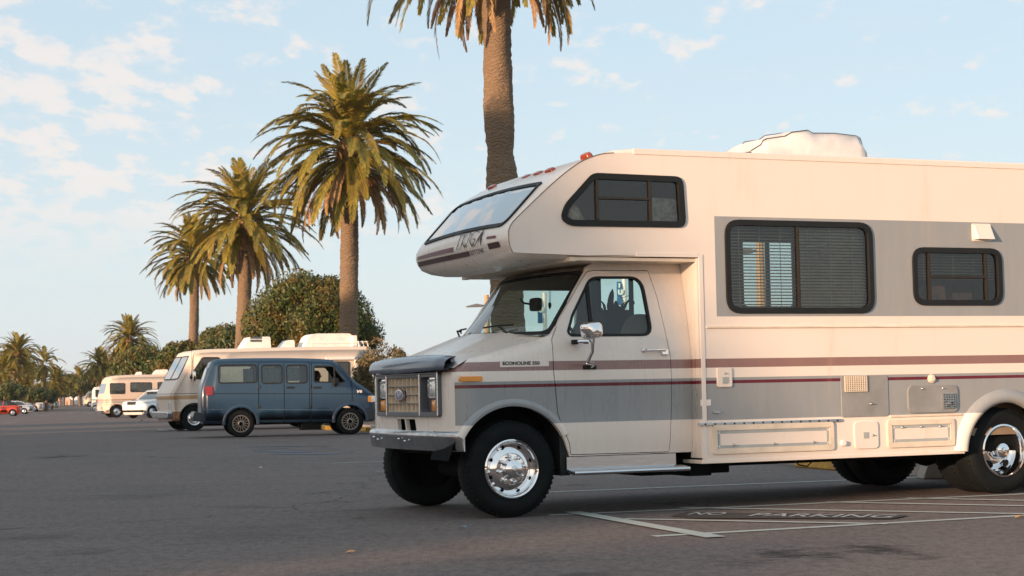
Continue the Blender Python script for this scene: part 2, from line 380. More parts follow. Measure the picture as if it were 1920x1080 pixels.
# ================================================================== the ground
def asphalt():
    m, N, L, b = newmat('asphalt'); tc = N.new('ShaderNodeTexCoord'); ob = tc.outputs['Object']
    big = noise_node(N, L, ob, .12, 4, .6); mid = noise_node(N, L, ob, 1.3, 6, .68, (.45, 1.2, 1), .3); fine = noise_node(N, L, ob, 62, 4, .75); grit = noise_node(N, L, ob, 260, 2, .6)
    c = mix_node(N, L, ramp(N, L, big, .35, .65), (.108, .087, .082), (.142, .115, .106))
    c = mix_node(N, L, ramp(N, L, mid, .35, .75, 0, .55), c, (.070, .060, .061))
    c = mix_node(N, L, ramp(N, L, fine, .48, .70, 0, .9), c, (.225, .190, .172)); c = mix_node(N, L, ramp(N, L, fine, .46, .30, 0, .85), c, (.035, .030, .031))
    c = mix_node(N, L, ramp(N, L, grit, .60, .78, 0, .65), c, (.24, .215, .20))
    c = mix_node(N, L, ramp(N, L, grit, .38, .25, 0, .7), c, (.018, .017, .018))
    m1 = noise_node(N, L, ob, 17, 3, .7, (1, .5, 1)); m2 = noise_node(N, L, ob, 5.5, 4, .7, (1, .6, 1))
    c = mix_node(N, L, ramp(N, L, m1, .45, .75, 0, .42), c, (.24, .20, .18)); c = mix_node(N, L, ramp(N, L, m1, .48, .25, 0, .5), c, (.05, .043, .044)); c = mix_node(N, L, ramp(N, L, m2, .5, .75, 0, .28), c, (.05, .043, .045))
    # oil spots and old tyre tracks
    oil = noise_node(N, L, ob, .55, 3, .5, (1, 1.6, 1), .6); c = mix_node(N, L, ramp(N, L, oil, .66, .74, 0, .7), c, (.022, .020, .021))
    vo = N.new('ShaderNodeTexVoronoi'); vo.feature = 'DISTANCE_TO_EDGE'; vo.inputs['Scale'].default_value = .11
    nz = N.new('ShaderNodeTexNoise'); nz.inputs['Scale'].default_value = .9; nz.inputs['Detail'].default_value = 5; L.new(ob, nz.inputs['Vector'])
    va = N.new('ShaderNodeVectorMath'); va.operation = 'MULTIPLY_ADD'; L.new(nz.outputs['Color'], va.inputs[0]); va.inputs[1].default_value = (2.2, 2.2, 0); L.new(ob, va.inputs[2]); L.new(va.outputs[0], vo.inputs['Vector'])
    cr = ramp(N, L, vo.outputs[0], 0, .0028, 1, 0); c = mix_node(N, L, math_node(N, L, 'MULTIPLY', cr, .75, True), c, (.015, .014, .015))
    spn = noise_node(N, L, ob, 3.2, 8, .78)
    for (sx, sy, sr, st, k_) in STAINS:
        mp = N.new('ShaderNodeMapping'); mp.vector_type = 'POINT'; mp.inputs['Location'].default_value = (-sx*1, -sy*st, 0); mp.inputs['Scale'].default_value = (1, st, 0); L.new(ob, mp.inputs[0])
        ln = N.new('ShaderNodeVectorMath'); ln.operation = 'LENGTH'; L.new(mp.outputs[0], ln.inputs[0])
        dd = math_node(N, L, 'ADD', ln.outputs['Value'], math_node(N, L, 'MULTIPLY', math_node(N, L, 'SUBTRACT', spn, .5), sr*5.5)); c = mix_node(N, L, ramp(N, L, dd, sr, sr*.1, 0, k_), c, (.018, .016, .017))
    L.new(c, b.inputs['Base Color']); b.inputs['Roughness'].default_value = .9; b.inputs['Specular IOR Level'].default_value = .25
    bp = N.new('ShaderNodeBump'); bp.inputs['Strength'].default_value = .55; bp.inputs['Distance'].default_value = .006
    h = math_node(N, L, 'ADD', fine, math_node(N, L, 'MULTIPLY', grit, .6)); L.new(h, bp.inputs['Height']); L.new(bp.outputs[0], b.inputs['Normal'])
    return m
STAINS = []
for x, y, r, st, k_ in ((105, 857, .55, .55, .75), (1460, 1038, .22, .55, .95), (1540, 1043, .16, .6, .9), (1640, 1030, .23, .6, .95), (1720, 1042, .16, .6, .9), (1380, 1055, .2, .5, .45), (678, 972, .10, .7, .8), (1230, 985, .5, 1, .2), (480, 1000, .8, 1, .25), (60, 1010, .5, 1, .35), (260, 930, .9, 1, .22), (960, 1050, .45, 1, .25), (860, 1030, .3, 1, .2), (760, 930, .5, 1, .4)):
    p = G(x, y); STAINS.append((p.x, p.y, r, st, k_))
M_asph = asphalt()
mb = MB(); xs = [-6000, -800, -200, -60, -20, 0, 20, 60, 200, 800, 6000]; ys = [-3000, -400, -100, -20, 0, 10, 16, 50, 100, 190, 205, 260, 330, 1000, 9000]
mb.grid([[(x, y, gz(y)) for x in xs] for y in ys], False); ground = mb.build('ground', M_asph, ang=0); tag(ground, kind='structure')
def paintmat(name, col, lo=.40, hi=.62):
    m, N, L, b = newmat(name); tc = N.new('ShaderNodeTexCoord'); ob = tc.outputs['Object']
    n = noise_node(N, L, ob, 22, 5, .75); n2 = noise_node(N, L, ob, 2, 3, .6); f = math_node(N, L, 'MULTIPLY', ramp(N, L, n, lo, hi), 1, True)
    c = mix_node(N, L, ramp(N, L, n, hi-.02, hi+.12, 0, .8), mix_node(N, L, ramp(N, L, n2, .3, .7), tuple(v*.85 for v in col), col), (.085, .075, .075)); L.new(c, b.inputs['Base Color']); b.inputs['Roughness'].default_value = .8; return m
M_line = paintmat('worn_white_paint', (.40, .43, .40)); M_lineb = paintmat('worn_blue_paint', (.085, .14, .22), .3, .46); M_tar = paintmat('blackout_paint', (.022, .022, .024), .5, .75); M_lett = paintmat('stencil_paint', (.36, .38, .38))
def gline(p0, p1, w, m, name, z=.004, grp=None):
    a = G(*p0); b = G(*p1); d = (b-a).normalized(); n = Vector((-d.y, d.x, 0))*w/2
    mb = MB(); k = max(1, int((b-a).length/.6)); rows = []
    rr = random.Random(int(p0[0]*7+p1[0]))
    for i in range(k+1):
        c = a.lerp(b, i/k); j = 1+rr.uniform(-.05, .05); rows.append([(c.x+n.x*j, c.y+n.y*j, gz(c.y+n.y*j)+z), (c.x-n.x*j, c.y-n.y*j, gz(c.y-n.y*j)+z)])
    mb.grid(rows, False); o = mb.build(name, m, ang=0); tag(o, kind='structure'); return o
gline((1030, 967), (1925, 927), .10, M_line, 'stall_line'); gline((1225, 1006.5), (1935, 967), .10, M_line, 'stall_line')
gline((1072, 961), (1343, 1010), .14, M_line, 'crossbar_line', .008)
gline((1170, 974), (1665, 983.5), .09, M_line, 'hatch_line', .006); gline((1275, 953), (1925, 965.5), .09, M_line, 'hatch_line', .006); gline((1550, 943), (1925, 950), .09, M_line, 'hatch_line', .006); gline((1700, 935.5), (1925, 940), .09, M_line, 'hatch_line', .006)
gline((1030, 923.5), (1760, 894), .09, M_line, 'stall_line')
gline((628, 868.5), (742, 865.5), .09, M_line, 'stall_line'); gline((705, 884), (744, 883.5), .08, M_line, 'stall_line')
gline((550, 868), (628, 868.5), .02, M_line, 'stall_line')
# NO PARKING on its dark patch
a = G(1258, 969); b = G(1702, 968.5); a2 = G(1282, 962.5); 
e = (b-a); Lp = e.length; e = e.normalized(); n = Vector((-e.y, e.x, 0)); 
p = [G(1256, 969), G(1300, 973.5), G(1672, 975.5), G(1705, 968.5), G(1560, 965.5), G(1286, 962.5)]
mb = MB(); mb.add([(v.x, v.y, .0085) for v in p], [tuple(range(6))]); o = mb.build('blackout_patch', M_tar, ang=0); tag(o, kind='structure')
def gword(body, pa, pb, pc, nm):
    A = G(*pa); B = G(*pb); C = G(*pc); ex = B-A; ey = C-A
    tmp = MB(); text_mb(tmp, body, 1.0, lambda x, y, z: (x, y, 0), 0, bold=.012)
    mx = max(v[0] for v in tmp.v); my = max(v[1] for v in tmp.v); mn = min(v[0] for v in tmp.v)
    tmp.v = [((A+ex*((v[0]-mn)/(mx-mn))+ey*(v[1]/my)).x, (A+ex*((v[0]-mn)/(mx-mn))+ey*(v[1]/my)).y, .0125) for v in tmp.v]
    tag(tmp.build(nm, M_lett, ang=0), kind='structure')
gword('NO', (1288, 968), (1352, 969), (1306, 963.5), 'no_lettering'); gword('PARKING', (1402, 970.5), (1668, 974.5), (1424, 965.5), 'parking_lettering')
# faded blue bay symbol
for p0, p1, w in (((465, 838), (560, 837), .25), ((470, 842), (545, 841), .12), ((488, 846), (575, 848), .35), ((520, 852), (632, 851), .45), ((540, 845), (640, 843), .12)): gline(p0, p1, w, M_lineb, 'faded_blue_marking', .006)
for p0, p1 in (((55, 775.3), (72, 775.3)), ((90, 775), (110, 775)), ((125, 775), (140, 775)), ((155, 774.6), (178, 774.6)), ((60, 779.3), (90, 779)), ((5, 793), (25, 793))): gline(p0, p1, .5, M_line, 'far_bay_line', .004)
gline((95, 768.5), (185, 767.5), .5, M_line, 'far_bay_line', .004)
gline((360, 805), (385, 808), .12, M_line, 'stall_line', .004); gline((296, 806), (330, 809), .12, M_line, 'stall_line', .004)
# ================================================================== the large motorhome
RV = Frame(-0.0122, 13.2955, 0.4075)
rv = empty('motorhome', RV.o, RV.a)
tag(rv, 'cream class C motorhome with grey band, burgundy stripe and cab-over bunk, nearest vehicle', 'motorhome')
WB, WBF, WC = -0.13, 2.13, 1.0      # box near side, box far side, centre
def bx(s, z, d=0): return (s, WB+d, z)

# ---- plan outline of the cab nose: u is distance along the outline, u = s on the near side
def plan_pts():
    pts = [(1.6, 0.0), (-.32, 0.0)]
    for k in range(1, 9): q = k/8*pi/2; pts.append((-.32-.12*sin(q), .12-.12*cos(q)))
    for k in range(1, 25): y = .12+1.76*k/24; pts.append((-.44-.055*(1-((y-1)/.88)**2), y))
    for k in range(1, 9): q = k/8*pi/2; pts.append((-.44+.12*(1-cos(q)), 1.88+.12*sin(q)))
    pts.append((1.6, 2.0)); return pts
PL = plan_pts(); PU = [1.6]
for i in range(1, len(PL)): PU.append(PU[-1]-hypot(PL[i][0]-PL[i-1][0], PL[i][1]-PL[i-1][1]))
_pu = np.array(PU[::-1]); _ps = np.array([p[0] for p in PL][::-1]); _py = np.array([p[1] for p in PL][::-1])
def plan(u):
    s = float(np.interp(u, _pu, _ps)); y = float(np.interp(u, _pu, _py)); e = .01
    ds = float(np.interp(u+e, _pu, _ps)-np.interp(u-e, _pu, _ps)); dy = float(np.interp(u+e, _pu, _py)-np.interp(u-e, _pu, _py))
    l = hypot(ds, dy) or 1; return s, y, (-dy/l, ds/l)      # inward normal
def u_of_y(y, n=0):   # on the front
    lo, hi = -2.4, -.55
    for _ in range(30):
        m = (lo+hi)/2
        if plan(m)[1] > y: lo = m
        else: hi = m
    return (lo+hi)/2
def ztop(s): return 1.15+.22*min(1, max(0, (s+.50)/.86))
def sst(a, b, x): t = min(1, max(0, (x-a)/(b-a))); return t*t*(3-2*t)
def cabmap(u, z, d=0):
    s, y, n = plan(u); zt = ztop(s); r = .10
    o = 0.0
    if s < .5:
        k = max(0, min(1, (z-(zt-r))/r)); o = r*(1-sqrt(max(0, 1-k*k*.98)))*(1-sst(.20, .42, s))
    if z > 1.2: o += .14*((z-1.2)/.7)**1.25*sst(.1, .4, s)
    if z < .62: o += .05*((.62-z)/.2)**2*.5
    o += .012*max(0, 1-abs(z-1.03)/.25)*-1 if s > -.3 else 0
    o += d
    return (s+n[0]*o, y+n[1]*o, z)
def rvP(pts, w=0): return RV.P(pts, w)
door_out = rpoly(rvP([(1036, 636), (1053, 597), (1096, 530.6), (1113.6, 506), (1128, 504), (1230, 504.5), (1242, 558), (1257, 667), (1259.5, 752), (1257, 848), (1071, 853.5), (1067, 830), (1054, 800), (1045, 775), (1036, 694)]), .015, 2)
win_out = rpoly(rvP([(1066, 622), (1077, 590), (1118, 517), (1216, 517), (1226, 629), (1072, 630)]), [.05, .02, .07, .11, .09, .02], 5)
def arc_hole(c, zc, r, zb, n=26):
    a0 = math.asin(max(-1, (zb-zc)/r)); return [(c+r*cos(q), zc+r*sin(q)) for q in [pi-a0-(pi-2*a0)*k/n for k in range(n+1)]]
# front wheel arch is a bite from the lower edge
ZB = .46
ar = arc_hole(-.0, .375, .465, ZB)            # left to right in s
far0 = u_of_y(1.88)-.188+.36                 # u where s=0 on the far side
near_side = [(1.53, .445), (1.53, 1.93), (1.1, 1.945), (.78, 1.94), (.70, 1.90)]+rvP([(1110, 507), (1085, 545), (1055, 598), (1036, 628)])
top_edge = []
for k in range(1, 40):
    u = .34-(.34-(-2.30-.25))*k/40; top_edge.append((u, ztop(plan(u)[0])))
FU = -2.55
low = [(FU, .60), (-2.31, .60), (-.50, .60)]
outer = near_side+top_edge+[(FU, ztop(-.3)), (FU, .61), (-.50, .61)]+[p for p in ar if (p[0] < 0 and p[1] > .615) or (p[0] >= 0 and p[1] > .47)]+[(.47, .445)]
ug0, ug1 = u_of_y(1.70), u_of_y(.30)
g_hole = rrect(ug0, ug1, .775, 1.085, .02, 2)
v1 = rpoly([(u_of_y(1.18), .655), (u_of_y(.99), .655), (u_of_y(1.02), .745), (u_of_y(1.20), .745)], .012, 2)
v2 = rpoly([(u_of_y(.965), .655), (u_of_y(.76), .655), (u_of_y(.79), .745), (u_of_y(.995), .745)], .012, 2)
mb = MB(); sheet(mb, outer, [door_out, g_hole, v1, v2], cabmap, .03, .055); cab = mb.build('cab_body', M_cab, rv, ang=40)
# dark closing plate behind the nose openings
mb = MB(); mb.grid([[(plan(u)[0]+.10, plan(u)[1], z) for z in (.5, 1.12)] for u in [ug0-.1+(ug1-ug0+.2)*k/12 for k in range(13)]]); mb.build('radiator_panel', M_dark, rv)
# far side: arch strip, door with a window opening
mb = MB()
fo = [(.7, 1.9), (.36, 1.37), (-.32, 1.19), (-.32, .64), (-.31, .60), (-.30, .63), (0, .79), (.30, .63), (.42, .46), (1.53, .45), (1.53, 1.93), (.78, 1.94)]
fwin = rpoly([(.50, 1.38), (.75, 1.82), (1.45, 1.82), (1.45, 1.38)], .05, 3)
sheet(mb, fo, [fwin], lambda s, z, d=0: (s, 2.0-(.14*((z-1.2)/.7)**1.25 if z > 1.2 else 0)-d, z), .03, .12); mb.build('far_door', M_cab, rv)
mb = MB(); sheet(mb, inset(fwin, -.01), [], lambda s, z, d=0: (s, 1.985-(.14*((z-1.2)/.7)**1.25 if z > 1.2 else 0)-d, z), 0, .2); mb.build('far_window_glass', M_glass, rv)

# ---- door
dm = MB(); sheet(dm, inset(door_out, .006), [win_out], lambda s, z, d=0: cabmap(s, z, d-.002), .035, .06); door = dm.build('cab_door', M_cab, rv, ang=40)
mb = MB(); mb.prism([(.56, .47), (1.36, .47), (1.36, 1.36), (.45, 1.36), (.45, .88), (.56, .8)], lambda s, z: (s, .075, z), lambda s, z: (s, .09, z)); mb.build('door_card', M_int, door)
fm = MB(); sheet(fm, inset(win_out, -.004), [inset(win_out, .016)], lambda s, z, d=0: cabmap(s, z, d-.006), .03, .08); fm.build('window_seal', M_black, door)
gm = MB(); sheet(gm, inset(win_out, .008), [], lambda s, z, d=0: cabmap(s, z, d+.012), 0, .1); gm.build('window_pane', M_glass, door)
x1, z1 = RV.S(1112, 520, 0); x2, z2 = RV.S(1113, 628, 0)
mb = MB(); mb.prism([(x2-.014, z2), (x2+.014, z2), (x1+.014, z1), (x1-.014, z1)], lambda s, z: cabmap(s, z, -.001), lambda s, z: cabmap(s, z, .02)); mb.build('quarter_window_bar', M_black, door)
def hull_tube(pts, r, n=8): mb = MB(); mb.tube(pts, r, n); return mb
# handle
hx0, hz0 = RV.S(1206, 657); hx1, hz1 = RV.S(1247, 658)
mb = MB(); mb.tube([(hx0, -.012, hz0), (hx0+.02, -.04, hz0), (hx0+.1, -.045, hz0), (hx1-.03, -.04, hz0), (hx1, -.012, hz0-.005)], [.012, .011, .010, .012, .014], 8)
mb.box(hx1-.045, hx1+.012, -.035, 0.0, hz1-.03, hz1+.012); mb.lathe([(.0, .02), (.016, .018), (.018, .0)], (hx0, 0, hz0), 'y', 12, -1); mb.build('door_handle', M_chrome, door, bev=.004)
lx, lz = RV.S(1245, 719); mb = MB(); mb.lathe([(0, .012), (.012, .010), (.016, 0)], (lx, 0, lz), 'y', 14, -1); mb.build('door_lock', M_chrome, door)
# mirror: chrome head on a bent arm
mr = MB(); w = -.30
mx, mz = RV.S(1111, 619, w)
Mm = Matrix.Translation((mx, w, mz)) @ Matrix.Rotation(radians(-6), 4, 'Y') @ Matrix.Rotation(radians(12), 4, 'Z')
P = rrect(-.075, .075, -.065, .065, .035, 5)
rows = []
for t, k in ((-.05, 1), (-.045, 1.03), (0, 1.0), (.03, .93), (.048, .78), (.055, .5), (.057, .02)):
    rows.append([Mm @ Vector((x*k, -t*1.0, z*k)) for x, z in P])
mr.grid(rows, True, True); mr.add([Mm @ Vector((x, .05, z)) for x, z in P], [tuple(range(len(P)))])
mirror = mr.build('wing_mirror', M_chrome, rv, ang=50)
ax, az = RV.S(1120, 632, -.26); bxx, bz = RV.S(1112, 688, -.06)
mb = MB(); mb.tube([(mx+.01, w, mz-.06), (mx+.015, w+.02, mz-.10)], .009, 8)
pth = [(mx+.015, -.27, mz-.10), (mx+.03, -.23, mz-.16), (mx+.02, -.16, mz-.24), (bxx+.01, -.06, bz+.02), (bxx, -.01, bz)]
for i in range(len(pth)-1): mb.tube([pth[i], pth[i+1]], [.013, .013], 6)
mb.build('mirror_arm', M_alu, mirror)
mb = MB(); mb.box(bxx-.06, bxx+.05, -.02, 0.01, bz-.018, bz+.015); mb.build('mirror_bracket', M_black, mirror, bev=.004); mb = MB(); q = RV.S(1096, 641, -.05); mb.box(q[0]-.09, q[0]-.045, -.045, 0.0, q[1]-.018, q[1]+.018); mb.build('mirror_bracket', M_black, mirror, bev=.004)
mb = MB(); mb.tube([(q[0]-.05, -.03, q[1]), (q[0]+.02, -.10, q[1]), (mx+.02, -.25, mz-.11)], [.018, .016, .012], 8); mb.build('mirror_strut', M_chrome, mirror)

# ---- bonnet
mb = MB(); rows = []
for i in range(15):
    t = i/14; s = -.43+(.76)*t; row = []
    for k in range(21):
        y = 1-(.90)*(1-2*k/20)*1.0; v = abs(y-1)/.90
        zt = ztop(s); cr = .055*(1-v*v) + .018*max(0, 1-abs(v-.55)/.12)
        sf = s - (.055*(1-v*v) if t < .05 else .055*(1-v*v)*(1-t)) - (.24*(1-v**2.2)*t)
        front_drop = -.035*max(0, 1-t*8)
        row.append((sf, y, zt+cr*(.4+.6*t) + front_drop - .003))
    rows.append(row)
mb.grid(rows); mb.build('bonnet', M_cream, rv, ang=50)
mb = MB(); rows = []
for y in np.linspace(.07, 1.93, 17):
    v = abs(y-1)/.93; rows.append([(.36-.26*(1-v**2.2)-.05, y, 1.368+.025*(1-v)), (.36-.26*(1-v**2.2)+.14, y, 1.385+.02*(1-v))])
mb.grid(rows); mb.build('cowl', M_cream, rv)
# ---- windscreen: a curved grid with a black seal
def wsc(a, b, d=0):   # a -1..1 across, b 0..1 up
    v = abs(a); s0 = .36-.25*(1-v**2.3); s1 = .70-.14*(1-v**2.3); hw0, hw1 = .90, .835
    return (s0+(s1-s0)*b+d*.8, 1+a*(hw0+(hw1-hw0)*b), 1.375+(1.875-1.375)*b+.02*(1-v)*(1-b)-d*.6)
def ring2(lo, hi, f, n=14):
    (a0, b0), (a1, b1) = lo, hi
mb = MB(); sheet(mb, rrect(-.985, .985, .015, .985, .05, 4), [], lambda a, b, d=0: wsc(a, b), 0, .12, smooth=True); ws = mb.build('windscreen', M_glass, rv, ang=0)
mb = MB(); sheet(mb, rrect(-1.0, 1.0, 0, 1, .05, 4), [rrect(-.965, .965, .05, .955, .06, 4)], lambda a, b, d=0: wsc(a, b, d-.004), .012, .12); mb.build('windscreen_seal', M_black, ws)
# wipers
for a0, a1 in ((-.62, -.12), (.35, .80)):
    p0 = Vector(wsc(a0, -.02, -.02)); p1 = Vector(wsc(a0-.05+.25, .10, -.035)); p2 = Vector(wsc(a0+.02, .13, -.03)); p3 = Vector(wsc(a0+.48, .10, -.03))
    mb = MB(); mb.tube([p0, p0.lerp(p1, .5)+Vector((-.03, 0, .03)), p1], .008, 6); mb.tube([p2, p1+Vector((-.01, 0, .01)), p3], .007, 6); mb.tube([p0+Vector((0, 0, -.02)), p0], .018, 8); mb.build('windscreen_wiper', M_black, ws)
# cab roof
mb = MB(); rows = []
for i in range(9):
    t = i/8; s = .56+t*1.0; row = []
    for k in range(17):
        a = -1+2*k/16; v = abs(a); row.append((s+(.14*v**2.3)*(1-t), 1+a*.855, 1.885+.06*sst(0, .35, t)+.05*(1-v*v)*sst(0, .5, t)-.035*v**6))
    rows.append(row)
mb.grid(rows); mb.build('cab_roof', M_cream, rv)
# alcove wall between cab and box
mb = MB(); mb.prism([(WB, .40), (.04, .40), (.02, 1.2), (.16, 1.955), (WB, 1.955)], lambda y, z: (1.532, y, z), lambda y, z: (1.552, y, z)); mb.build('alcove_wall', M_cab, rv)
mb = MB(); mb.prism([(WBF, .40), (1.96, .40), (1.98, 1.2), (1.84, 1.955), (WBF, 1.955)], lambda y, z: (1.532, y, z), lambda y, z: (1.552, y, z)); mb.build('alcove_wall', M_cab, rv)

# ---- nose fittings
def onfront(y, z, d=0):
    s, yy, n = plan(u_of_y(y)); return (s-d, y, z)
gr = MB()
sheet(gr, rrect(.285, 1.715, .765, 1.10, .025, 3), [rrect(.63, 1.365, .80, 1.068, .01, 2), rrect(.335, .60, .80, 1.068, .02, 2), rrect(1.395, 1.665, .80, 1.068, .02, 2)], lambda y, z, d=0: onfront(y, z, .03-d), .07, .15, smooth=False)
grille = gr.build('grille_surround', M_grey, rv, bev=.003)
mb = MB()
for zt in (1.098,): mb.tube([onfront(y, zt, .035) for y in np.linspace(.29, 1.71, 15)], .009, 6)
for yy in (.29, 1.71, .615, 1.38): mb.tube([onfront(yy, z, .034) for z in (.775, 1.095)], .006, 6)
mb.build('grille_bright_trim', M_alu, grille)
mb = MB(); Z0, Z1, Y0, Y1 = .80, 1.068, .63, 1.365
for i in range(9):
    y = Y0+(Y1-Y0)*i/8; a = onfront(y, 1, 0)[0]; mb.box(a-.022, a+.045, y-.005, y+.005, Z0, Z1)
for i in range(5):
    z = Z0+(Z1-Z0)*i/4
    for k in range(8):
        ya = Y0+(Y1-Y0)*k/8+.006; yb = ya+(Y1-Y0)/8-.012; a = onfront((ya+yb)/2, 1, 0)[0]; mb.box(a-.020, a+.045, ya-.002, yb+.002, z-.005, z+.005)
for k in range(8):
    ya = Y0+(Y1-Y0)*k/8+.006; yb = ya+(Y1-Y0)/8-.012; a = onfront((ya+yb)/2, 1, 0)[0]; mb.box(a+.012, a+.018, ya, yb, Z0, Z1)
mb.build('grille_grid', M_grille, grille)
mb = MB()
for i in range(5):
    z = Z0+(Z1-Z0)*i/4; mb.tube([onfront(y, z, .026) for y in np.linspace(Y0, Y1, 9)], .0035, 5)
mb.build('grille_bars', M_grey, grille)
em = MB(); c = Vector(onfront(1.0, .935, .05)); N = 28
out = [(.080*cos(2*pi*k/N), .036*sin(2*pi*k/N)) for k in range(N)]
em.prism(out, lambda y, z: (c.x, c.y+y, c.z+z), lambda y, z: (c.x+.06, c.y+y, c.z+z)); emb = em.build('oval_emblem', M_bluelogo, grille, bev=.004)
mb = MB(); sheet(mb, [(y*1.12, z*1.18) for y, z in out], [out], lambda y, z, d=0: (c.x-.003+d, c.y+y, c.z+z), .02); mb.build('emblem_rim', M_chrome, emb)
mb = MB(); text_mb(mb, 'Ford', .042, lambda x, y, z: (c.x-.004-z, c.y+.040-x, c.z-.013+y), .001, shear=.35, bold=.0004); mb.build('emblem_lettering', M_lamp, emb)
for sg in (-1, 1):
    yc = 1+sg*.56
    mb = MB(); a = onfront(yc, 1, 0)[0]; P = rrect(-.095, .095, -.07, .07, .015, 3)
    rows = [[(a+dx, yc+y*k, .985+z*k) for y, z in P] for dx, k in ((.03, 1), (.004, .97), (-.006, .8), (-.010, .45), (-.011, .02))]; mb.grid(rows, True, True); mb.build('headlight', M_lamp, grille)
    mb = MB(); P = rrect(-.105, .105, -.078, .078, .015, 3); sheet(mb, P, [inset(P, .012)], lambda y, z, d=0: (a-.004+d, yc+y, .985+z), .03); mb.build('headlight_ring', M_chrome, grille)
    mb = MB(); P = rrect(-.062, .062, -.045, .045, .012, 3); yd = 1+sg*.595; rows = [[(a+dx, yd+y*k, .850+z*k) for y, z in P] for dx, k in ((.03, 1), (-.002, .97), (-.010, .6), (-.011, .02))]; mb.grid(rows, True, True); mb.build('indicator_lamp', M_amber, grille)
    mb = MB(); mb.box(a+.028, a+.034, 1+sg*.385-.0, 1+sg*.67, .79, 1.075); mb.build('lamp_recess', M_grille if 0 else M_grey, grille)
# bug deflector
mb = MB(); rows = []
for y in np.linspace(.13, 1.87, 49):
    v = abs(y-1)/.87; so = onfront(min(1.85, max(.15, y)), 1, 0)[0] + (.03*max(0, v-.88)/.12 if v > .88 else 0)
    rows.append([(so-.075, y, 1.103+.015*v), (so-.085, y, 1.115+.015*v), (so-.072, y, 1.17+.01*v), (so-.045, y, 1.215-.012*v**4), (so+.02, y, 1.238-.02*v**4), (so+.12-.15*v**10, y, 1.245-.035*v**3-.02*v**12), (so+.12-.14*v**10, y, 1.20-.03*v**3), (so-.0, y, 1.17), (so-.05, y, 1.12)])
mb.grid(rows, True, True); mb.build('bonnet_deflector', M_deep, rv, ang=60)
# bumper
def bump_pt(y, z, d):
    v = abs(y-1)/.99; s = -.45-.085*(1-v*v)
    if v > .95: q = (v-.95)/.05; s += .05*(1-sqrt(max(0, 1-q*q)))
    return (s-d, y, z)
mb = MB(); ys = list(np.linspace(.01, .09, 6))+list(np.linspace(.16, 1.84, 30))+list(np.linspace(1.91, 1.99, 6)); rows = []
for y in ys:
    g = .012*sst(.70, .62, abs(y-1)) 
    rows.append([bump_pt(y, .655, -.07), bump_pt(y, .658, -.01), bump_pt(y, .645, .012-g), bump_pt(y, .628, .02-g), bump_pt(y, .60, .012-g), bump_pt(y, .53, .006-g), bump_pt(y, .508, -.01), bump_pt(y, .505, -.06)])
mb.grid(rows); r0 = rows[0]; r1 = rows[-1]
mb.grid([r0, [(min(p[0]+.10, -.385), p[1]+.005, p[2]) for p in r0]]); mb.grid([r1, [(min(p[0]+.10, -.385), p[1]-.005, p[2]) for p in r1]])
bump = mb.build('front_bumper', M_worn, rv, ang=45)
for y in (.88, 1.02, 1.62, 1.78):
    mb = MB(); c2 = bump_pt(y, .575 if y in (.88, 1.62) else .59, .010); mb.lathe([(0, .012), (.009, .010), (.012, 0)], c2, 'x', 10, -1); mb.build('bumper_bolt', M_chrome, bump)
# side marker, badge
a0 = RV.S(860, 711); a1 = RV.S(903, 711)
mb = MB(); mb.prism(rrect(a0[0], a1[0], a0[1]-.018, a0[1]+.020, .012, 3), lambda s, z: (s, -.022, z), lambda s, z: (s, .01, z)); mb.build('side_marker_lamp', M_amber, rv, bev=.004)
b0 = RV.S(937, 688.5); b1 = RV.S(1028, 676.5)
mb = MB(); mb.prism([(b0[0], b0[1]), (b1[0], b0[1]+.003), (b1[0], b0[1]+.052), (b0[0], b0[1]+.049)], lambda s, z: cabmap(s, z, -.004), lambda s, z: cabmap(s, z, .01)); badge = mb.build('name_badge', M_cream, rv)
mb = MB(); text_mb(mb, 'ECONOLINE 350', .036, lambda x, y, z: (b0[0]+.018+x, cabmap(b0[0]+.02+x, b0[1]+.016+y, -.0065-z)[1], b0[1]+.016+y), .001, bold=.0012, xs=1.14); mb.build('badge_lettering', M_ink, badge)
# front arch flare + wheel wells
def flare(c, zc, r, y0, name, m, w=.055, h=.02, z_end=.44):
    mb = MB(); rows = []
    a0 = math.asin((z_end-zc)/r)
    for k in range(41):
        q = pi-a0-(pi-2*a0)*k/40; rr = [(r-.006, .03), (r-.004, -h*.6), (r+w*.25, -h), (r+w*.7, -h*.75), (r+w, .004)]
        rows.append([(c+R*cos(q), y0+dy, zc+R*sin(q)) for R, dy in rr])
    mb.grid(rows); return mb.build(name, m, rv, ang=60)
flare(0, .375, .465, -.004, 'front_arch_flare', M_cab, .055, .018, .60)
for c, y0, y1, r in ((0, .03, .42, .52), (0, 1.58, 1.97, .50), (4.47, WB+.03, .62, .52), (4.47, 1.38, WBF-.03, .52)):
    mb = MB(); rows = [[(c+r*cos(pi*k/16), y, .34+r*sin(pi*k/16)) for y in (y0, y1)] for k in (range(1, 16) if (c == 0 and y0 < 1) else range(3, 14) if c == 0 else range(17))]; mb.grid(rows); yi = y1 if y0 < 1 else y0; mb.grid([[(max(c-.40 if c == 0 else c-9, c+rr_*cos(pi*k/16)), yi, .34+rr_*sin(pi*k/16)) for rr_ in (.02, r)] for k in (range(0, 12) if c == 0 else range(17))]) if not (c == 0 and y0 > 1) else None; mb.build('wheel_well', M_dark, rv, ang=60)
mb = MB(); mb.prism([(.385, .80), (.43, .78), (.475, .30), (.40, .30)], lambda s, z: (s, .03, z), lambda s, z: (s, .30, z)); mb.build('mud_flap', M_black, rv)
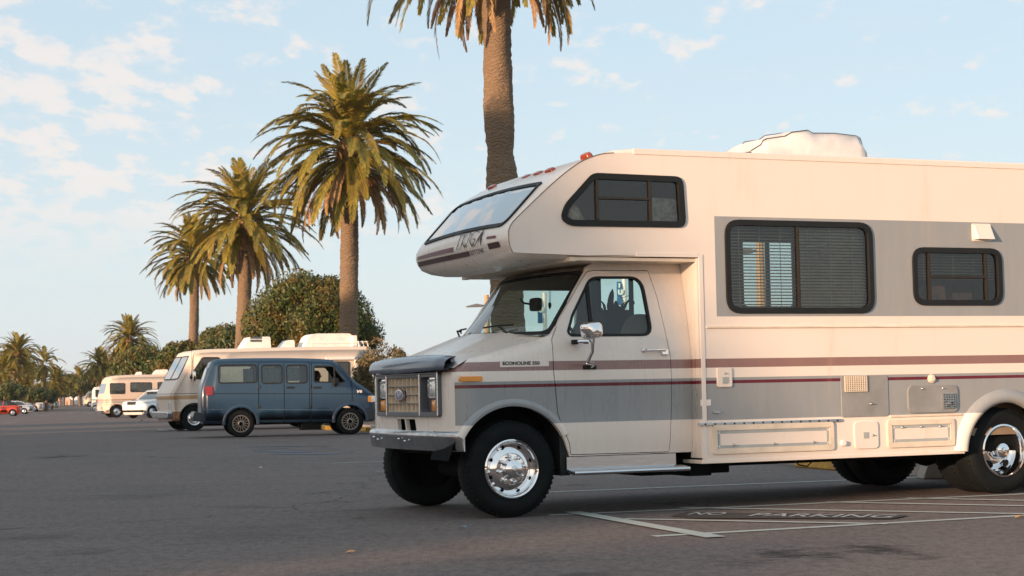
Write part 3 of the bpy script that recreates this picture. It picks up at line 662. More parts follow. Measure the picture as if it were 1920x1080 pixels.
# chassis and under-floor
mb = MB(); mb.box(-.30, 1.5, .45, 1.55, .46, .62); mb.box(1.55, 5.9, WB+.10, WBF-.10, .36, .50); mb.box(.5, 5.8, .5, .62, .30, .42); mb.box(.5, 5.8, 1.38, 1.5, .30, .42)
mb.box(1.2, 2.0, .25, .8, .26, .40); mb.box(1.55, 1.75, .1, .5, .25, .4); mb.box(2.9, 3.4, 1.2, 1.7, .27, .4); mb.lathe([(.06, 0), (.06, .9)], (0, .55, .33), 'y', 12); mb.lathe([(0, -.16), (.14, -.1), (.16, 0), (.14, .1), (0, .16)], (4.47, 1.0, .36), 'y', 16); mb.box(4.42, 4.52, .3, 1.7, .31, .41)
mb.box(-.36, -.05, .5, 1.5, .47, .58)
mb.build('chassis', M_dark, rv, bev=.01)
mb = MB(); px = RV.S(1490, 868, .3)
mb.tube([(2.55, .2, .37), (2.62, .2, .30), (2.70, .2, .285), (2.76, .2, .33), (2.74, .2, .38)], .006, 6); mb.tube([(2.9, .3, .36), (3.1, .3, .33), (3.0, .3, .37), (2.8, .3, .35)], .005, 6); mb.build('hanging_cable', M_black, rv)
# cab floor, seats, dash
mb = MB(); mb.box(.54, 1.6, .08, 1.92, .62, .66); mb.box(.30, .34, .08, 1.92, .9, 1.2); mb.build('cab_floor', M_int, rv)
mb = MB(); mb.grid([[(.22, y, 1.20), (.30, y, 1.37), (.52, y, 1.365), (.60, y, 1.30), (.58, y, 1.0)] for y in np.linspace(.12, 1.88, 5)]); mb.build('dashboard', M_int, rv, ang=30)
for yc in (.52, 1.50):
    mb = MB(); P = rpoly([(.0, .66), (.55, .66), (.58, .95), (0, .98)], .05, 3)
    mb.prism([(.98-.40+x*.9, z) for x, z in P], lambda s, z: (s, yc-.25, z), lambda s, z: (s, yc+.25, z))
    Q = rpoly([(-.22, .85), (.22, .85), (.22, 1.34), (.13, 1.55), (-.13, 1.55), (-.22, 1.34)], .12, 5)
    mb.prism(Q, lambda y, z: (1.14+(z-.85)*.22, yc+y, z), lambda y, z: (1.26+(z-.85)*.22, yc+y, z)); mb.build('cab_seat', M_seat, rv, bev=.04, seg=3)
mb = MB(); sc = Vector((.70, .50, 1.33)); R_ = .19
mb.tube([sc+Vector((-.08*sin(2*pi*k/24)*1.0*1, R_*cos(2*pi*k/24), R_*sin(2*pi*k/24)*.9)) for k in range(24)], .013, 6, closed=True); mb.tube([sc, sc+Vector((-.25, 0, -.10))], .03, 8); mb.tube([sc+Vector((0, -R_, 0)), sc, sc+Vector((0, R_, 0))], .012, 6); mb.build('steering_wheel', M_black, rv)

def curve_pts_(P, n=5):
    out = []; m = len(P)
    for i in range(m-1):
        p0, p1, p2, p3 = (Vector(P[max(0, i-1)]), Vector(P[i]), Vector(P[i+1]), Vector(P[min(m-1, i+2)]))
        for k in range(n): t = k/n; q = .5*((2*p1)+(-p0+p2)*t+(2*p0-5*p1+4*p2-p3)*t*t+(-p0+3*p1-3*p2+p3)*t**3); out.append((q.x, q.y))
    out.append(tuple(P[-1])); return out
# ---- house body side sheet
cab_seam = rvP([(961, 473), (956, 462), (954, 451), (953.5, 440), (954, 431), (958, 421), (964, 413), (985, 392), (1040, 340), (1081, 308), (1110, 294), (1132, 288), (1151, 286.5)], WB)
so_ = [(1.555, 1.985), (1.30, 1.985)]+rvP([(1100, 479), (975, 474)], WB)+cab_seam+[(1.2, 2.775), (5.95, 2.785), (5.95, .40)]
arch = arc_hole(4.47, .34, .435, .372)
so_ += [(4.95, .40)]+[p for p in arch[::-1]]+[(4.0, .372), (1.555, .372)]
wA = rrect(1.80, 3.165, 1.535, 2.255, .09, 5); wB = rrect(3.575, 4.465, 1.60, 2.06, .08, 5)
wC = rpoly(rvP([(1053, 410), (1060, 385), (1112, 327), (1277, 334), (1283, 424), (1070, 421)], WB), [.05, .06, .04, .06, .06, .06], 4)
hat = []
mb = MB(); sheet(mb, so_, [inset(wA, .02), inset(wB, .02), inset(wC, .02)], bx, .03, .35, smooth=False); side = mb.build('house_side', M_box, rv)
mb = MB(); ffw = [rpoly([RV.S(x, y, WBF) for x, y in q], .03, 2) for q in (((1124, 500), (1240, 500), (1240, 608), (1124, 608)),)]
# far wall with windows that line up with the rooms inside
fs = [(1.2, 2.775), (5.95, 2.785), (5.95, .40), (1.555, .40), (1.555, 1.985), (.40, 2.04), (.22, 2.08), (.16, 2.12), (.16, 2.16), (.42, 2.42), (.70, 2.60), (.9, 2.73)]
q0 = RV.S(1120, 508, WBF); q1 = RV.S(1243, 606, WBF); fw1 = rrect(q0[0], q1[0], q1[1], q0[1], .05, 3)
q0 = RV.S(1386, 446, WBF); q1 = RV.S(1489, 577, WBF); fw2 = rrect(q0[0], q1[0], q1[1], q0[1], .04, 3)
sheet(mb, fs, [fw1, fw2], lambda s, z, d=0: (s, WBF-d, z), .03, 9, smooth=False); mb.build('far_house_side', M_box, rv)
for q in (fw1, fw2):
    mb = MB(); sheet(mb, inset(q, -.02), [inset(q, .012)], lambda s, z, d=0: (s, WBF+.008-d, z), .05); fr = mb.build('far_window_frame', M_black, rv)
    mb = MB(); sheet(mb, q, [], lambda s, z, d=0: (s, WBF-.01-d, z), 0); mb.build('far_window_pane', M_glass, fr)
    xm = (min(p[0] for p in q)+max(p[0] for p in q))/2; mb = MB(); mb.box(xm-.018, xm+.018, WBF-.03, WBF, min(p[1] for p in q), max(p[1] for p in q)); mb.build('far_window_bar', M_black, fr)
# inner walls, floor, rear, furniture
mb = MB(); mb.box(1.56, 5.9, WB+.05, WBF-.05, .50, .56); mb.box(5.90, 5.95, WB, WBF, .40, 2.80); mb.box(4.12, 4.16, .6, WBF-.05, .56, 2.7); mb.box(1.60, 2.2, WB+.05, .5, .56, 1.2); mb.box(3.3, 5.0, WB+.25, .6, .56, 1.5); mb.box(1.6, 5.9, WBF-.45, WBF-.06, 2.3, 2.75); mb.build('house_interior', M_int, rv)
mb = MB(); mb.box(.06, 1.55, WB+.05, WBF-.05, 2.0, 2.06); mb.box(.3, 1.5, .2, 1.9, 2.06, 2.22); mb.build('bunk', M_seat, rv)

# ---- front cap and roof: profile inset towards the sides
prof = [(1.54, 1.965), (1.0, 1.962), (.5, 1.945), (.25, 1.94), (.12, 1.955), (.04, 1.985), (.0, 2.03), (-.02, 2.09), (-.015, 2.14), (.02, 2.20), (.30, 2.505), (.42, 2.59), (.60, 2.69), (.72, 2.745), (.83, 2.785), (.95, 2.80), (1.2, 2.805), (3, 2.81), (5.95, 2.815)]
rad = [.012, .012, .10, .15, .17, .17, .17, .17, .17, .17, .16, .15, .12, .10, .07, .05, .03, .03, .03]
def capn(i):
    a = Vector(prof[max(0, i-1)]); b = Vector(prof[min(len(prof)-1, i+1)]); t = (b-a).normalized(); return Vector((t.y, -t.x))
rows = []
for sgn in (0, 1):
    seq = []
    for k in range(9):
        q = k/8*pi/2; row = []
        for i, (s, z) in enumerate(prof):
            r = rad[i]; n = capn(i); d = r*(1-sin(q)); y = WB+r*(1-cos(q)) if sgn == 0 else WBF-r*(1-cos(q))
            bow = 0; row.append((s+n.x*d, y, z+n.y*d))
        seq.append(row)
    if sgn == 0: rows = seq
    else:
        for t in np.linspace(.06, .94, 15):
            row = []
            for i, (s, z) in enumerate(prof):
                b = .03*(1-(2*t-1)**2) if 2 < i < 13 else 0; n = capn(i); row.append((s-n.x*b, WB+.17+(WBF-WB-.34)*t, z-n.y*b))
            rows.append(row)
        rows += seq[::-1]
mb = MB(); mb.grid(rows); cap = mb.build('front_cap_and_roof', M_cream, rv, ang=50)
def oncap(y, t, off=.004):
    """point on the slanted front of the cap; t runs along the profile by height"""
    pts = prof[6:15]; zz = [p[1] for p in pts]; s = float(np.interp(t, zz, [p[0] for p in pts])); i = int(np.searchsorted(zz, t))+6; i = max(7, min(13, i)); n = capn(i)
    yy = (y-WB-.17)/(WBF-WB-.34); b = .03*(1-(2*min(1, max(0, yy))-1)**2); e = 0
    if yy < 0: dd = min(.17, -(y-WB-.17)); e = .17-sqrt(max(0, .17**2-dd**2))
    return (s-n.x*(b+off-e), y, t-n.y*(b+off-e))
P = rpoly([(.16, 2.215), (1.87, 2.215), (1.85, 2.525), (.13, 2.525)], [.06, .03, .03, .03], 3)
mb = MB(); sheet(mb, P, [], lambda y, z, d=0: oncap(y, z, .006), 0, .12, smooth=True); ow = mb.build('cabover_front_window', M_sky_glass, rv, ang=0)
mb = MB(); sheet(mb, inset(P, -.018), [inset(P, .008)], lambda y, z, d=0: oncap(y, z, .012-d), .015, .12); mb.build('window_seal', M_black, ow)
# decals: stripes and words on the cap
def capstrip(y0, y1, z0, z1, m, nm): mb = MB(); n = 16; mb.grid([[oncap(y0+(y1-y0)*k/n, z, .006) for z in (z0, (z0+z1)/2, z1)] for k in range(n+1)]); mb.build(nm, m, cap)
capstrip(1.03, 1.94, 2.085, 2.105, M_burg, 'burgundy_cap_stripe'); capstrip(.20, .36, 2.115, 2.135, M_burg, 'burgundy_cap_stripe')
capstrip(.72, 1.95, 2.025, 2.065, M_dkbr, 'brown_cap_stripe'); capstrip(.14, .34, 2.045, 2.09, M_dkbr, 'brown_cap_stripe')
mb = MB(); text_mb(mb, 'TIOGA', .125, lambda x, y, z: oncap(1.0-x, 2.088+y*1.18, .013+z), .0006, shear=.22, xs=1.45, bold=-.0016); mb.build('maker_lettering', M_ink, cap)
mb = MB(); text_mb(mb, 'arrow', .085, lambda x, y, z: oncap(.69-x, 2.028+y, .012+z), .0006, xs=1.25, bold=-.0005); mb.build('model_lettering', M_ink, cap)
# clearance lamps on the brow
for lx_, ly_ in ((926, 353), (990, 332), (1012, 323), (1034, 315), (1101, 286)):
    s, z = (.55, 2.655) if lx_ < 1080 else (.70, 2.735); y = RV.F(lx_, ly_, s)[0]
    mb = MB(); M4 = Matrix.Translation((s, y, z)) @ Matrix.Rotation(radians(-27), 4, 'Y')
    P = rrect(-.07, .07, -.03, .03, .028, 4)
    rows = [[M4 @ Vector((yy*k, x*k*1.0, h)) for x, yy in P] for h, k in ((0, 1.05), (.025, 1.0), (.044, .8), (.05, .4), (.051, .02))]; mb.grid(rows, True, True); mb.build('clearance_lamp', M_orange, rv)
# sealant seam between the side and the moulded cap
mb = MB(); sp_ = curve_pts_([(x, z) for x, z in cab_seam]); mb.tube([(x, WB-.001, z) for x, z in sp_], .0035, 5); mb.build('sealant_seam', mat('old_sealant', (.16, .11, .07), .8), rv)
# under the bunk: lower lip
mb = MB(); mb.box(.45, .50, WB+.02, WBF-.02, 1.925, 1.955); mb.box(.5, 1.53, WB+.02, WBF-.02, 1.93, 1.955); mb.build('bunk_floor_panel', M_dark if 0 else M_trim, rv)
# roof edge moulding and corner trims
mb = MB(); mb.box(1.0, 5.95, WB-.006, WB+.01, 2.755, 2.80); mb.build('roof_edge_rail', M_cream, rv, bev=.003)
mb = MB(); mb.box(1.548, 1.585, WB-.006, WB+.01, .36, 1.985); mb.box(1.0, 1.548, WB-.006, WB+.01, 1.962, 1.995); mb.build('corner_trim', M_cream, rv, bev=.002)
mb = MB(); mb.box(1.60, 5.95, WB-.012, WB+.004, 1.408, 1.424); mb.build('belt_moulding', M_trim, rv, bev=.003)
mb = MB(); mb.box(1.53, 4.03, WB-.004, WB+.3, .355, .385); mb.build('sill_rail', M_cream, rv, bev=.004)

# ---- windows of the house body
def rvwin(P, nm, bars, fw=.035, pane=M_glassd):
    mb = MB(); sheet(mb, inset(P, -.012), [inset(P, fw)], lambda s, z, d=0: (s, WB-.014+d, z), .05, 9); f = mb.build(nm, M_black, rv, bev=.003)
    mb = MB(); sheet(mb, inset(P, fw-.006), [], lambda s, z, d=0: (s, WB+.012+d, z), 0, 9); mb.build('pane', pane, f)
    mb = MB()
    for (x0, x1, z0, z1) in bars: mb.box(x0, x1, WB-.008, WB+.028, z0, z1)
    if bars: mb.build('window_bars', M_frame, f, bev=.003)
    return f
M_frame = mat('bronze_frame', (.045, .038, .03), .3, .6)
def blinds(P, x0, x1, z0, z1, par, n, tilt=.35, y=WB+.07):
    mb = MB()
    for k in range(n):
        z = z0+(z1-z0)*(k+.5)/n; h = .0125; mb.add([(x0, y-h, z-h*tilt), (x1, y-h, z-h*tilt), (x1, y+h, z+h*tilt), (x0, y+h, z+h*tilt)], [(0, 1, 2, 3)])
    for xx in (x0+.12, (x0+x1)/2, x1-.12): mb.tube([(xx, y-.012, z0), (xx, y-.012, z1)], .0025, 4)
    mb.build('window_blind', M_blind, par)
xm = RV.S(1497, 500, WB)[0]
f = rvwin(wA, 'house_window', [(xm-.012, xm+.012, 1.56, 2.23)]); blinds(wA, 1.83, xm-.01, 1.56, 2.235, f, 27, .45); blinds(wA, xm+.01, 3.14, 1.56, 2.235, f, 27, .8)
mb = MB(); q = RV.S(1532, 470, WB+.03); kp = [(q[0]-.10, WB+.035, q[1]+.03), (q[0]-.03, WB+.035, q[1]+.12), (q[0]+.05, WB+.035, q[1]+.12), (q[0]+.09, WB+.035, q[1]+.05), (q[0]+.0, WB+.035, q[1]-.14)]; mb.tube(kp, .0035, 4, closed=True); mb.tube([kp[1], kp[4], kp[2]], .002, 4); mb.tube([kp[0], kp[3]], .002, 4); mb.build('kite_ornament', M_lamp, f)
f = rvwin(wB, 'galley_window', [(3.72, 3.745, 1.62, 2.04), (4.30, 4.325, 1.62, 2.04), (3.745, 4.30, 1.815, 1.84)]); blinds(wB, 3.6, 4.44, 1.80, 2.04, f, 10)
mb = MB(); mb.box(3.80, 3.98, WB+.12, WB+.3, 1.5, 1.76); mb.box(4.05, 4.25, WB+.12, WB+.3, 1.5, 1.70); mb.build('window_clutter', mat('clutter', (.35, .17, .10), .8, var=.5, scale=8), f)
xa, xb = RV.S(1120, 380, WB)[0], RV.S(1219, 380, WB)[0]
f = rvwin(wC, 'bunk_window', [(xa-.012, xa+.012, 2.24, 2.57), (xb-.012, xb+.012, 2.23, 2.56), (xa, xb, 2.40, 2.42)])
mb = MB(); mb.prism(rpoly([(xb+.03, 2.22), (1.40, 2.22), (1.40, 2.42), (xb+.03, 2.43)], .04, 3), lambda s, z: (s, WB+.05, z), lambda s, z: (s, WB+.12, z)); mb.build('lace_cushion', mat('lace', (.45, .40, .34), .9, var=.5, scale=30), f)
mb = MB(); mb.prism([(.45, 2.235), (.60, 2.235), (.54, 2.34), (.49, 2.36)], lambda s, z: (s, WB+.05, z), lambda s, z: (s, WB+.10, z)); mb.build('checked_pillow', mat('checks', (.5, .42, .33), .9, var=.6, scale=16), f)

# ---- hatches and fittings on the near side
def px(x, y): return RV.S(x, y, WB)
def hatch(nm, x0, y0, x1, y1, r, m, d=.008, frame=None):
    a = px(x0, y1); b = px(x1, y0); z0, z1 = a[1], px((x0+x1)/2, y0)[1]
    P = rrect(a[0], b[0], z0, z1, r, 4)
    if frame:
        mb = MB(); sheet(mb, inset(P, -.012), [inset(P, .03)], lambda s, z, dd=0: (s, WB-d-.008+dd, z), d+.02); fr = mb.build(nm+'_frame', frame, rv, bev=.003)
    mb = MB(); mb.prism(P, lambda s, z: (s, WB-d, z), lambda s, z: (s, WB+.01, z)); o = mb.build(nm, m, rv, bev=.003)
    if frame:
        mb = MB(); sheet(mb, inset(P, .032), [inset(P, .055)], lambda s, z, dd=0: (s, WB-d-.002+dd, z), .004); mb.build('grey_band', M_greyp, o); fr.parent = o
    return o, P
M_greyp = mat('grey_stripe_paint', (.33, .37, .37), .5)
M_hgrey = mat('grey_hatch_paint', (.235, .245, .245), .45, var=.15, scale=5)
def latch(par, x, y, r=.011, m=None):
    a = px(x, y); mb = MB(); mb.lathe([(0, .012), (r*.6, .012), (r, .006), (r*1.2, 0)], (a[0], WB-.008, a[1]), 'y', 12, -1); mb.box(a[0]-.002, a[0]+.016, WB-.026, WB-.016, a[1]-.004, a[1]+.002); mb.build('latch', m or M_alu, par)
o, _ = hatch('luggage_door', 1338, 797, 1559, 849, .01, M_cream, .010, M_trim); [latch(o, *q) for q in ((1374, 834), (1450, 832), (1524, 829))]
o, _ = hatch('luggage_door', 1666, 789, 1785, 837, .01, M_cream, .010, M_trim); [latch(o, *q) for q in ((1690, 801), (1725, 800), (1761, 799))]
o, _ = hatch('water_inlet_door', 1602, 790, 1645, 842, .03, M_cream, .012); latch(o, 1635, 816)
a = px(1622, 816); mb = MB(); mb.box(a[0]-.025, a[0]+.025, WB-.016, WB-.011, a[1]-.025, a[1]+.025); mb.build('sticker', M_greyp, o)
o, _ = hatch('fuel_filler_door', 1344, 689, 1371, 726, .015, M_cream, .014); latch(o, 1358, 700)
a = px(1358, 713); mb = MB(); mb.box(a[0]-.025, a[0]+.025, WB-.02, WB-.013, a[1]-.025, a[1]+.025); mb.build('sticker', M_greyp, o)
o, _ = hatch('furnace_door', 1578, 704, 1664, 783, .02, M_hgrey, .006); latch(o, 1632, 757)
a = px(1583, 734); b = px(1623, 705); mb = MB()
for k in range(11): x = a[0]+(b[0]-a[0])*k/10; mb.box(x-.003, x+.003, WB-.018, WB-.010, a[1], b[1])
for k in range(9): z = a[1]+(b[1]-a[1])*k/8; mb.box(a[0], b[0], WB-.020, WB-.012, z-.0035, z+.0035)
mb.build('furnace_vent', M_trim, o)
o, _ = hatch('water_heater_door', 1702, 722, 1794, 775, .045, M_hgrey, .014); latch(o, 1727, 728.5); latch(o, 1766, 728)
a = px(1766, 765); b = px(1788, 738); mb = MB()
for k in range(6): x = a[0]+(b[0]-a[0])*k/5; mb.box(x-.003, x+.003, WB-.025, WB-.016, a[1], b[1])
for k in range(7): z = a[1]+(b[1]-a[1])*k/6; mb.box(a[0], b[0], WB-.027, WB-.018, z-.003, z+.003)
cx, cz = px(1779, 757); mb.lathe([(.020, .03), (.024, .03), (.024, .0)], (cx, WB-.012, cz), 'y', 16, -1); mb.build('heater_vent', M_alu, o)
a = px(1746, 710); mb = MB(); mb.lathe([(0, .03), (.02, .028), (.022, .016), (.034, .014), (.036, 0)], (a[0], WB, a[1]), 'y', 20, -1); mb.build('side_lamp', M_trim, rv)
a = px(1580, 831); mb = MB(); mb.lathe([(0, .03), (.02, .028), (.024, 0)], (a[0], WB, a[1]), 'y', 12, -1); mb.build('cable_socket', M_white, rv)
a = px(1840, 436); mb = MB(); mb.prism(rrect(a[0]-.10, a[0]+.10, a[1]-.075, a[1]+.075, .01, 2), lambda s, z: (s, WB-.006, z), lambda s, z: (s, WB+.005, z)); mb.prism([(a[0]-.085, a[1]-.06), (a[0]+.085, a[1]-.06), (a[0]+.085, a[1]+.06), (a[0]-.085, a[1]+.06)], lambda s, z: (s+.015*(a[1]-z > 0), WB-.012-.045*(1 if z < a[1] else .1), z), lambda s, z: (s, WB-.002, z)); mb.build('range_hood_vent', M_cream, rv, bev=.004)
a = px(1323, 755); mb = MB(); mb.box(a[0]-.045, a[0]+.045, WB-.004, WB+.002, a[1]-.024, a[1]+.024); mb.build('warning_sticker', M_white, rv)
a = px(1342, 773); mb = MB(); mb.box(a[0]-.03, a[0]+.03, WB-.02, WB+.002, a[1]-.005, a[1]+.006); mb.build('small_bracket', M_alu, rv)
a = px(1308, 796); b = px(1576, 788); zr = (a[1]+b[1])/2; mb = MB(); mb.box(a[0], b[0], WB-.018, WB+.003, zr-.012, zr+.012)
rail = mb.build('awning_rail', M_alu, rv, bev=.003); 
for k in range(15): mb = MB(); mb.lathe([(0, .006), (.006, .005), (.008, 0)], (a[0]+.06+(b[0]-a[0]-.1)*k/14, WB-.018, zr), 'y', 8, -1); mb.build('screw', M_dark, rail)
a = px(1668, 781); b = px(1802, 776); mb = MB(); mb.box(a[0], b[0], WB-.012, WB+.003, a[1]-.008, a[1]+.008); mb.build('drip_moulding', M_trim, rv, bev=.003)
# rear arch flare
flare(4.47, .34, .435, WB-.002, 'rear_arch_flare', M_box, .11, .05, .372)
# running board
mb = MB(); a = RV.S(1066, 875, -.05); b = RV.S(1284, 872, -.05)
for k in range(4): mb.tube([(a[0]+.01, -.02-.035*k, .335-.004*k), (b[0], -.02-.035*k, .335-.004*k)], .017, 8)
mb.box(a[0]+.01, b[0]-.05, .0, .02, .335, .44); mb.build('running_board', M_alu, rv, ang=40)
# roof air-conditioner under a cloth cover
mb = MB(); rows = []
sil = [(q[0], max(0, q[1]-2.80)) for q in RV.P([(1400, 287), (1420, 276), (1424, 268), (1430, 264), (1464, 261.5), (1477, 253.5), (1496, 250), (1510, 250), (1521, 255.5), (1560, 255.5), (1597, 259), (1605, 264), (1609.5, 276), (1611, 297)], .62)]
for j, (yy, k) in enumerate(((.42, .0), (.44, .62), (.50, .95), (.65, 1.0), (.9, 1.05), (1.1, 1.0), (1.25, .92), (1.35, .5), (1.38, 0))):
    rows.append([(2.98-(2.98-s)*(1-.24*(yy-.42))-.05+.02*sin(7*s+j)*.5, yy+.015*sin(11*s+j*2), 2.80+max(0, h)*k*1.05+.006*sin(23*s+3*j)) for s, h in sil])
mb.grid(rows); ac = mb.build('roof_unit_cover', mat('cover_cloth', (.62, .60, .58), .8, bump=.3, bscale=12), rv, ang=70)
mb = MB(); mb.tube([Vector(p_)+Vector((0, -.006, .004)) for p_ in rows[2]], .004, 5); mb.tube([Vector(rows[4][i])+Vector((0, 0, .006)) for i in range(2, 12)], .0035, 5); mb.build('cover_piping', M_ink, ac)

# ---- wheels
def wheel(par, s, y0, z, R, W, r, side=-1, kind='dish', m=M_chrome, lug=8):
    """outer face at y0, tyre extends inwards; side -1 faces the camera side"""
    i = -side; T = MB()
    pr = [(r*.98, .02), (r+.02, .004), (r+(R-r)*.35, -.006), (r+(R-r)*.62, -.008), (R-.035, .006), (R-.012, .022), (R-.002, .045)]
    pr = [(a, b) for a, b in pr]+[(R, W*.5)]+[(a, W-b) for a, b in pr[::-1]]
    T.lathe([(a, b*i) for a, b in pr], (s, y0, z), 'y', 56)
    for k in range(56):
        q = 2*pi*k/56; M4 = Matrix.Translation((s, y0, z)) @ Matrix.Rotation(q, 4, 'Y')
        for (u0, u1) in ((.02, .055), (W-.055, W-.02)):
            a, b = sorted((u0*i, u1*i)); T.box(R-.02, R-.0045, a, b, -.010, .008, M4)
    w = T.build('wheel', M_tyre, par, ang=40)
    Rm = MB()
    if kind == 'dish':
        pf = [(r+.006, .012), (r+.008, -.002), (r-.002, -.010), (r-.014, -.002), (r-.028, .030), (r-.05, .040), (r*.62, .022), (r*.56, .020), (r*.53, .030), (r*.36, .028), (r*.33, .0), (r*.31, -.035), (r*.22, -.045), (.02, -.05), (.0005, -.05)]
    elif kind == 'deep':
        pf = [(r+.008, .010), (r+.008, -.004), (r-.006, -.008), (r-.014, .004), (r-.022, .035), (r-.032, .06), (r-.04, .11), (r-.06, .125), (r*.50, .10), (r*.34, .10), (r*.32, .03), (r*.28, .01), (r*.15, .0), (.0005, .0)]
    else:
        pf = [(r+.004, .012), (r+.002, -.002), (r-.012, .0), (r-.025, .02), (r-.03, .05)]
    Rm.lathe([(a, b*i) for a, b in pf], (s, y0, z), 'y', 48); rm = Rm.build('rim', m, w, ang=40)
    if kind in ('dish', 'deep'):
        rl = r*.445; dy = (.028 if kind == 'dish' else .10)*i
        for k in range(lug):
            q = 2*pi*k/lug+.2; L_ = MB(); L_.lathe([(.0005, -.045), (.010, -.043), (.015, -.034), (.016, -.01), (.017, 0)] if kind == 'dish' else [(.0005, -.022), (.009, -.020), (.010, 0)], (s+rl*cos(q), y0+dy, z+rl*sin(q)), 'y', 10, i); L_.build('lug_nut', m, w, ang=50)
        H = MB()
        for k in range(8 if kind == 'dish' else 5):
            q = 2*pi*k/(8 if kind == 'dish' else 5)+.35; rh = r*.80 if kind == 'dish' else r*.66; c = Vector((s+rh*cos(q), y0+(.036 if kind == 'dish' else .108)*i, z+rh*sin(q)))
            el = []
            for t in range(12): a = 2*pi*t/12; dx = (.011 if kind == 'dish' else .028)*cos(a); dz = (.015 if kind == 'dish' else .036)*sin(a); el.append(c+Vector((dx*cos(q)-dz*sin(q), -.008*i if kind == 'dish' else -.014*i, dx*sin(q)+dz*cos(q))))
            H.add(el, [tuple(range(12))])
        H.build('rim_holes', M_dark, w)
        H = MB(); c = (s, y0+(-.05 if kind == 'dish' else -.002)*i, z); H.lathe([(r*.13, 0), (r*.12, -.012), (r*.07, -.016), (.0005, -.014)], c, 'y', 8, i); H.build('hub_cap', M_alu if kind == 'dish' else m, w)
    B_ = MB(); B_.lathe([(r, 0), (.0005, 0)], (s, y0+.15*i, z), 'y', 24); B_.build('inner_disc', M_dark, w)
    return w
wheel(rv, 0, .035, .365, .365, .235, .215, -1, 'dish')
wheel(rv, 0, 1.965, .365, .365, .235, .215, 1, 'dish')
wheel(rv, 4.47, -.085, .365, .365, .235, .215, -1, 'deep')
wheel(rv, 4.47, .18, .365, .365, .235, .215, -1, 'plain', M_dark)
wheel(rv, 4.47, 2.05, .365, .365, .235, .215, 1, 'deep')
wheel(rv, 4.47, 1.79, .365, .365, .235, .215, 1, 'plain', M_dark)

# ---- things carried in the cab
def inRV(o): o.location = RV.o; o.rotation_euler = (0, 0, RV.a); return o
q = RV.S(1012, 572, 1.0); q = RV.S(1000, 571, 1.15)
mb = MB(); P = rrect(-.04, .04, -.055, .055, .02, 3); mb.prism(P, lambda y, z: (q[0], 1.15+y*2.2, q[1]+z), lambda y, z: (q[0]+.04, 1.15+y*2.2, q[1]+z)); mb.tube([(q[0], 1.15, q[1]), (q[0]-.10, 1.12, q[1]+.01), (q[0]-.14, 1.1, q[1]+.05)], .01, 6); mb.build('rear_view_mirror', M_black, rv, bev=.005)
q = RV.S(1031, 545, 1.1); q2 = RV.S(1031, 578, 1.1); mb = MB(); mb.tube([(q[0]-.006, 1.1, q[1]), (q2[0]-.004, 1.1, q2[1]+.04)], .002, 4); mb.tube([(q[0]+.01, 1.1, q[1]), (q2[0]+.004, 1.1, q2[1]+.04)], .002, 4); mb.lathe([(.0005, .05), (.012, .045), (.014, .02), (.008, 0), (.0005, -.01)], (q2[0], 1.1, q2[1]), 'z', 10)
tag(inRV(mb.build('hanging_ornament', M_black)), 'dark ornament hanging on two cords behind the windscreen of the cream motorhome', 'ornament')
q = RV.S(1155, 585, 1.35); mb = MB(); rr = random.Random(4)
for (dx, l, lean_, wd_) in ((-.10, .10, -.35, .012), (-.05, .20, .12, .028), (-.045, .12, .0, .032), (0, .10, .1, .024), (.05, .09, .5, .012), (.08, .13, .65, .014), (-.13, .06, -.6, .015), (.03, .07, -.3, .03)):
    rows = []
    for k in range(7):
        t = k/6; w_ = wd_*sin(pi*min(1, .12+.88*t))**.6+.002; c_ = Vector((q[0]+dx+lean_*l*t*t, 1.35+.02*rr.random(), q[1]+l*t)); rows.append([c_+Vector((w_*cos(a_), w_*.4*sin(a_), 0)) for a_ in np.linspace(0, 2*pi, 9)[:-1]])
    mb.grid(rows, True, True)
mb.tube([(q[0]+.06, 1.35, q[1]+.12), (q[0]+.12, 1.35, q[1]+.14), (q[0]+.16, 1.35, q[1]+.10)], .003, 5); mb.lathe([(.0005, .02), (.014, .0), (.016, -.02), (.0005, -.035)], (q[0]+.165, 1.35, q[1]+.09), 'z', 10)
mb.box(q[0]-.15, q[0]+.12, 1.28, 1.42, q[1]-.30, q[1]+.015)
tag(inRV(mb.build('cactus_planter', mat('dark_plant', (.01, .02, .015), .8))), 'dark spiky cactus planter seen through the cab door window', 'plant')
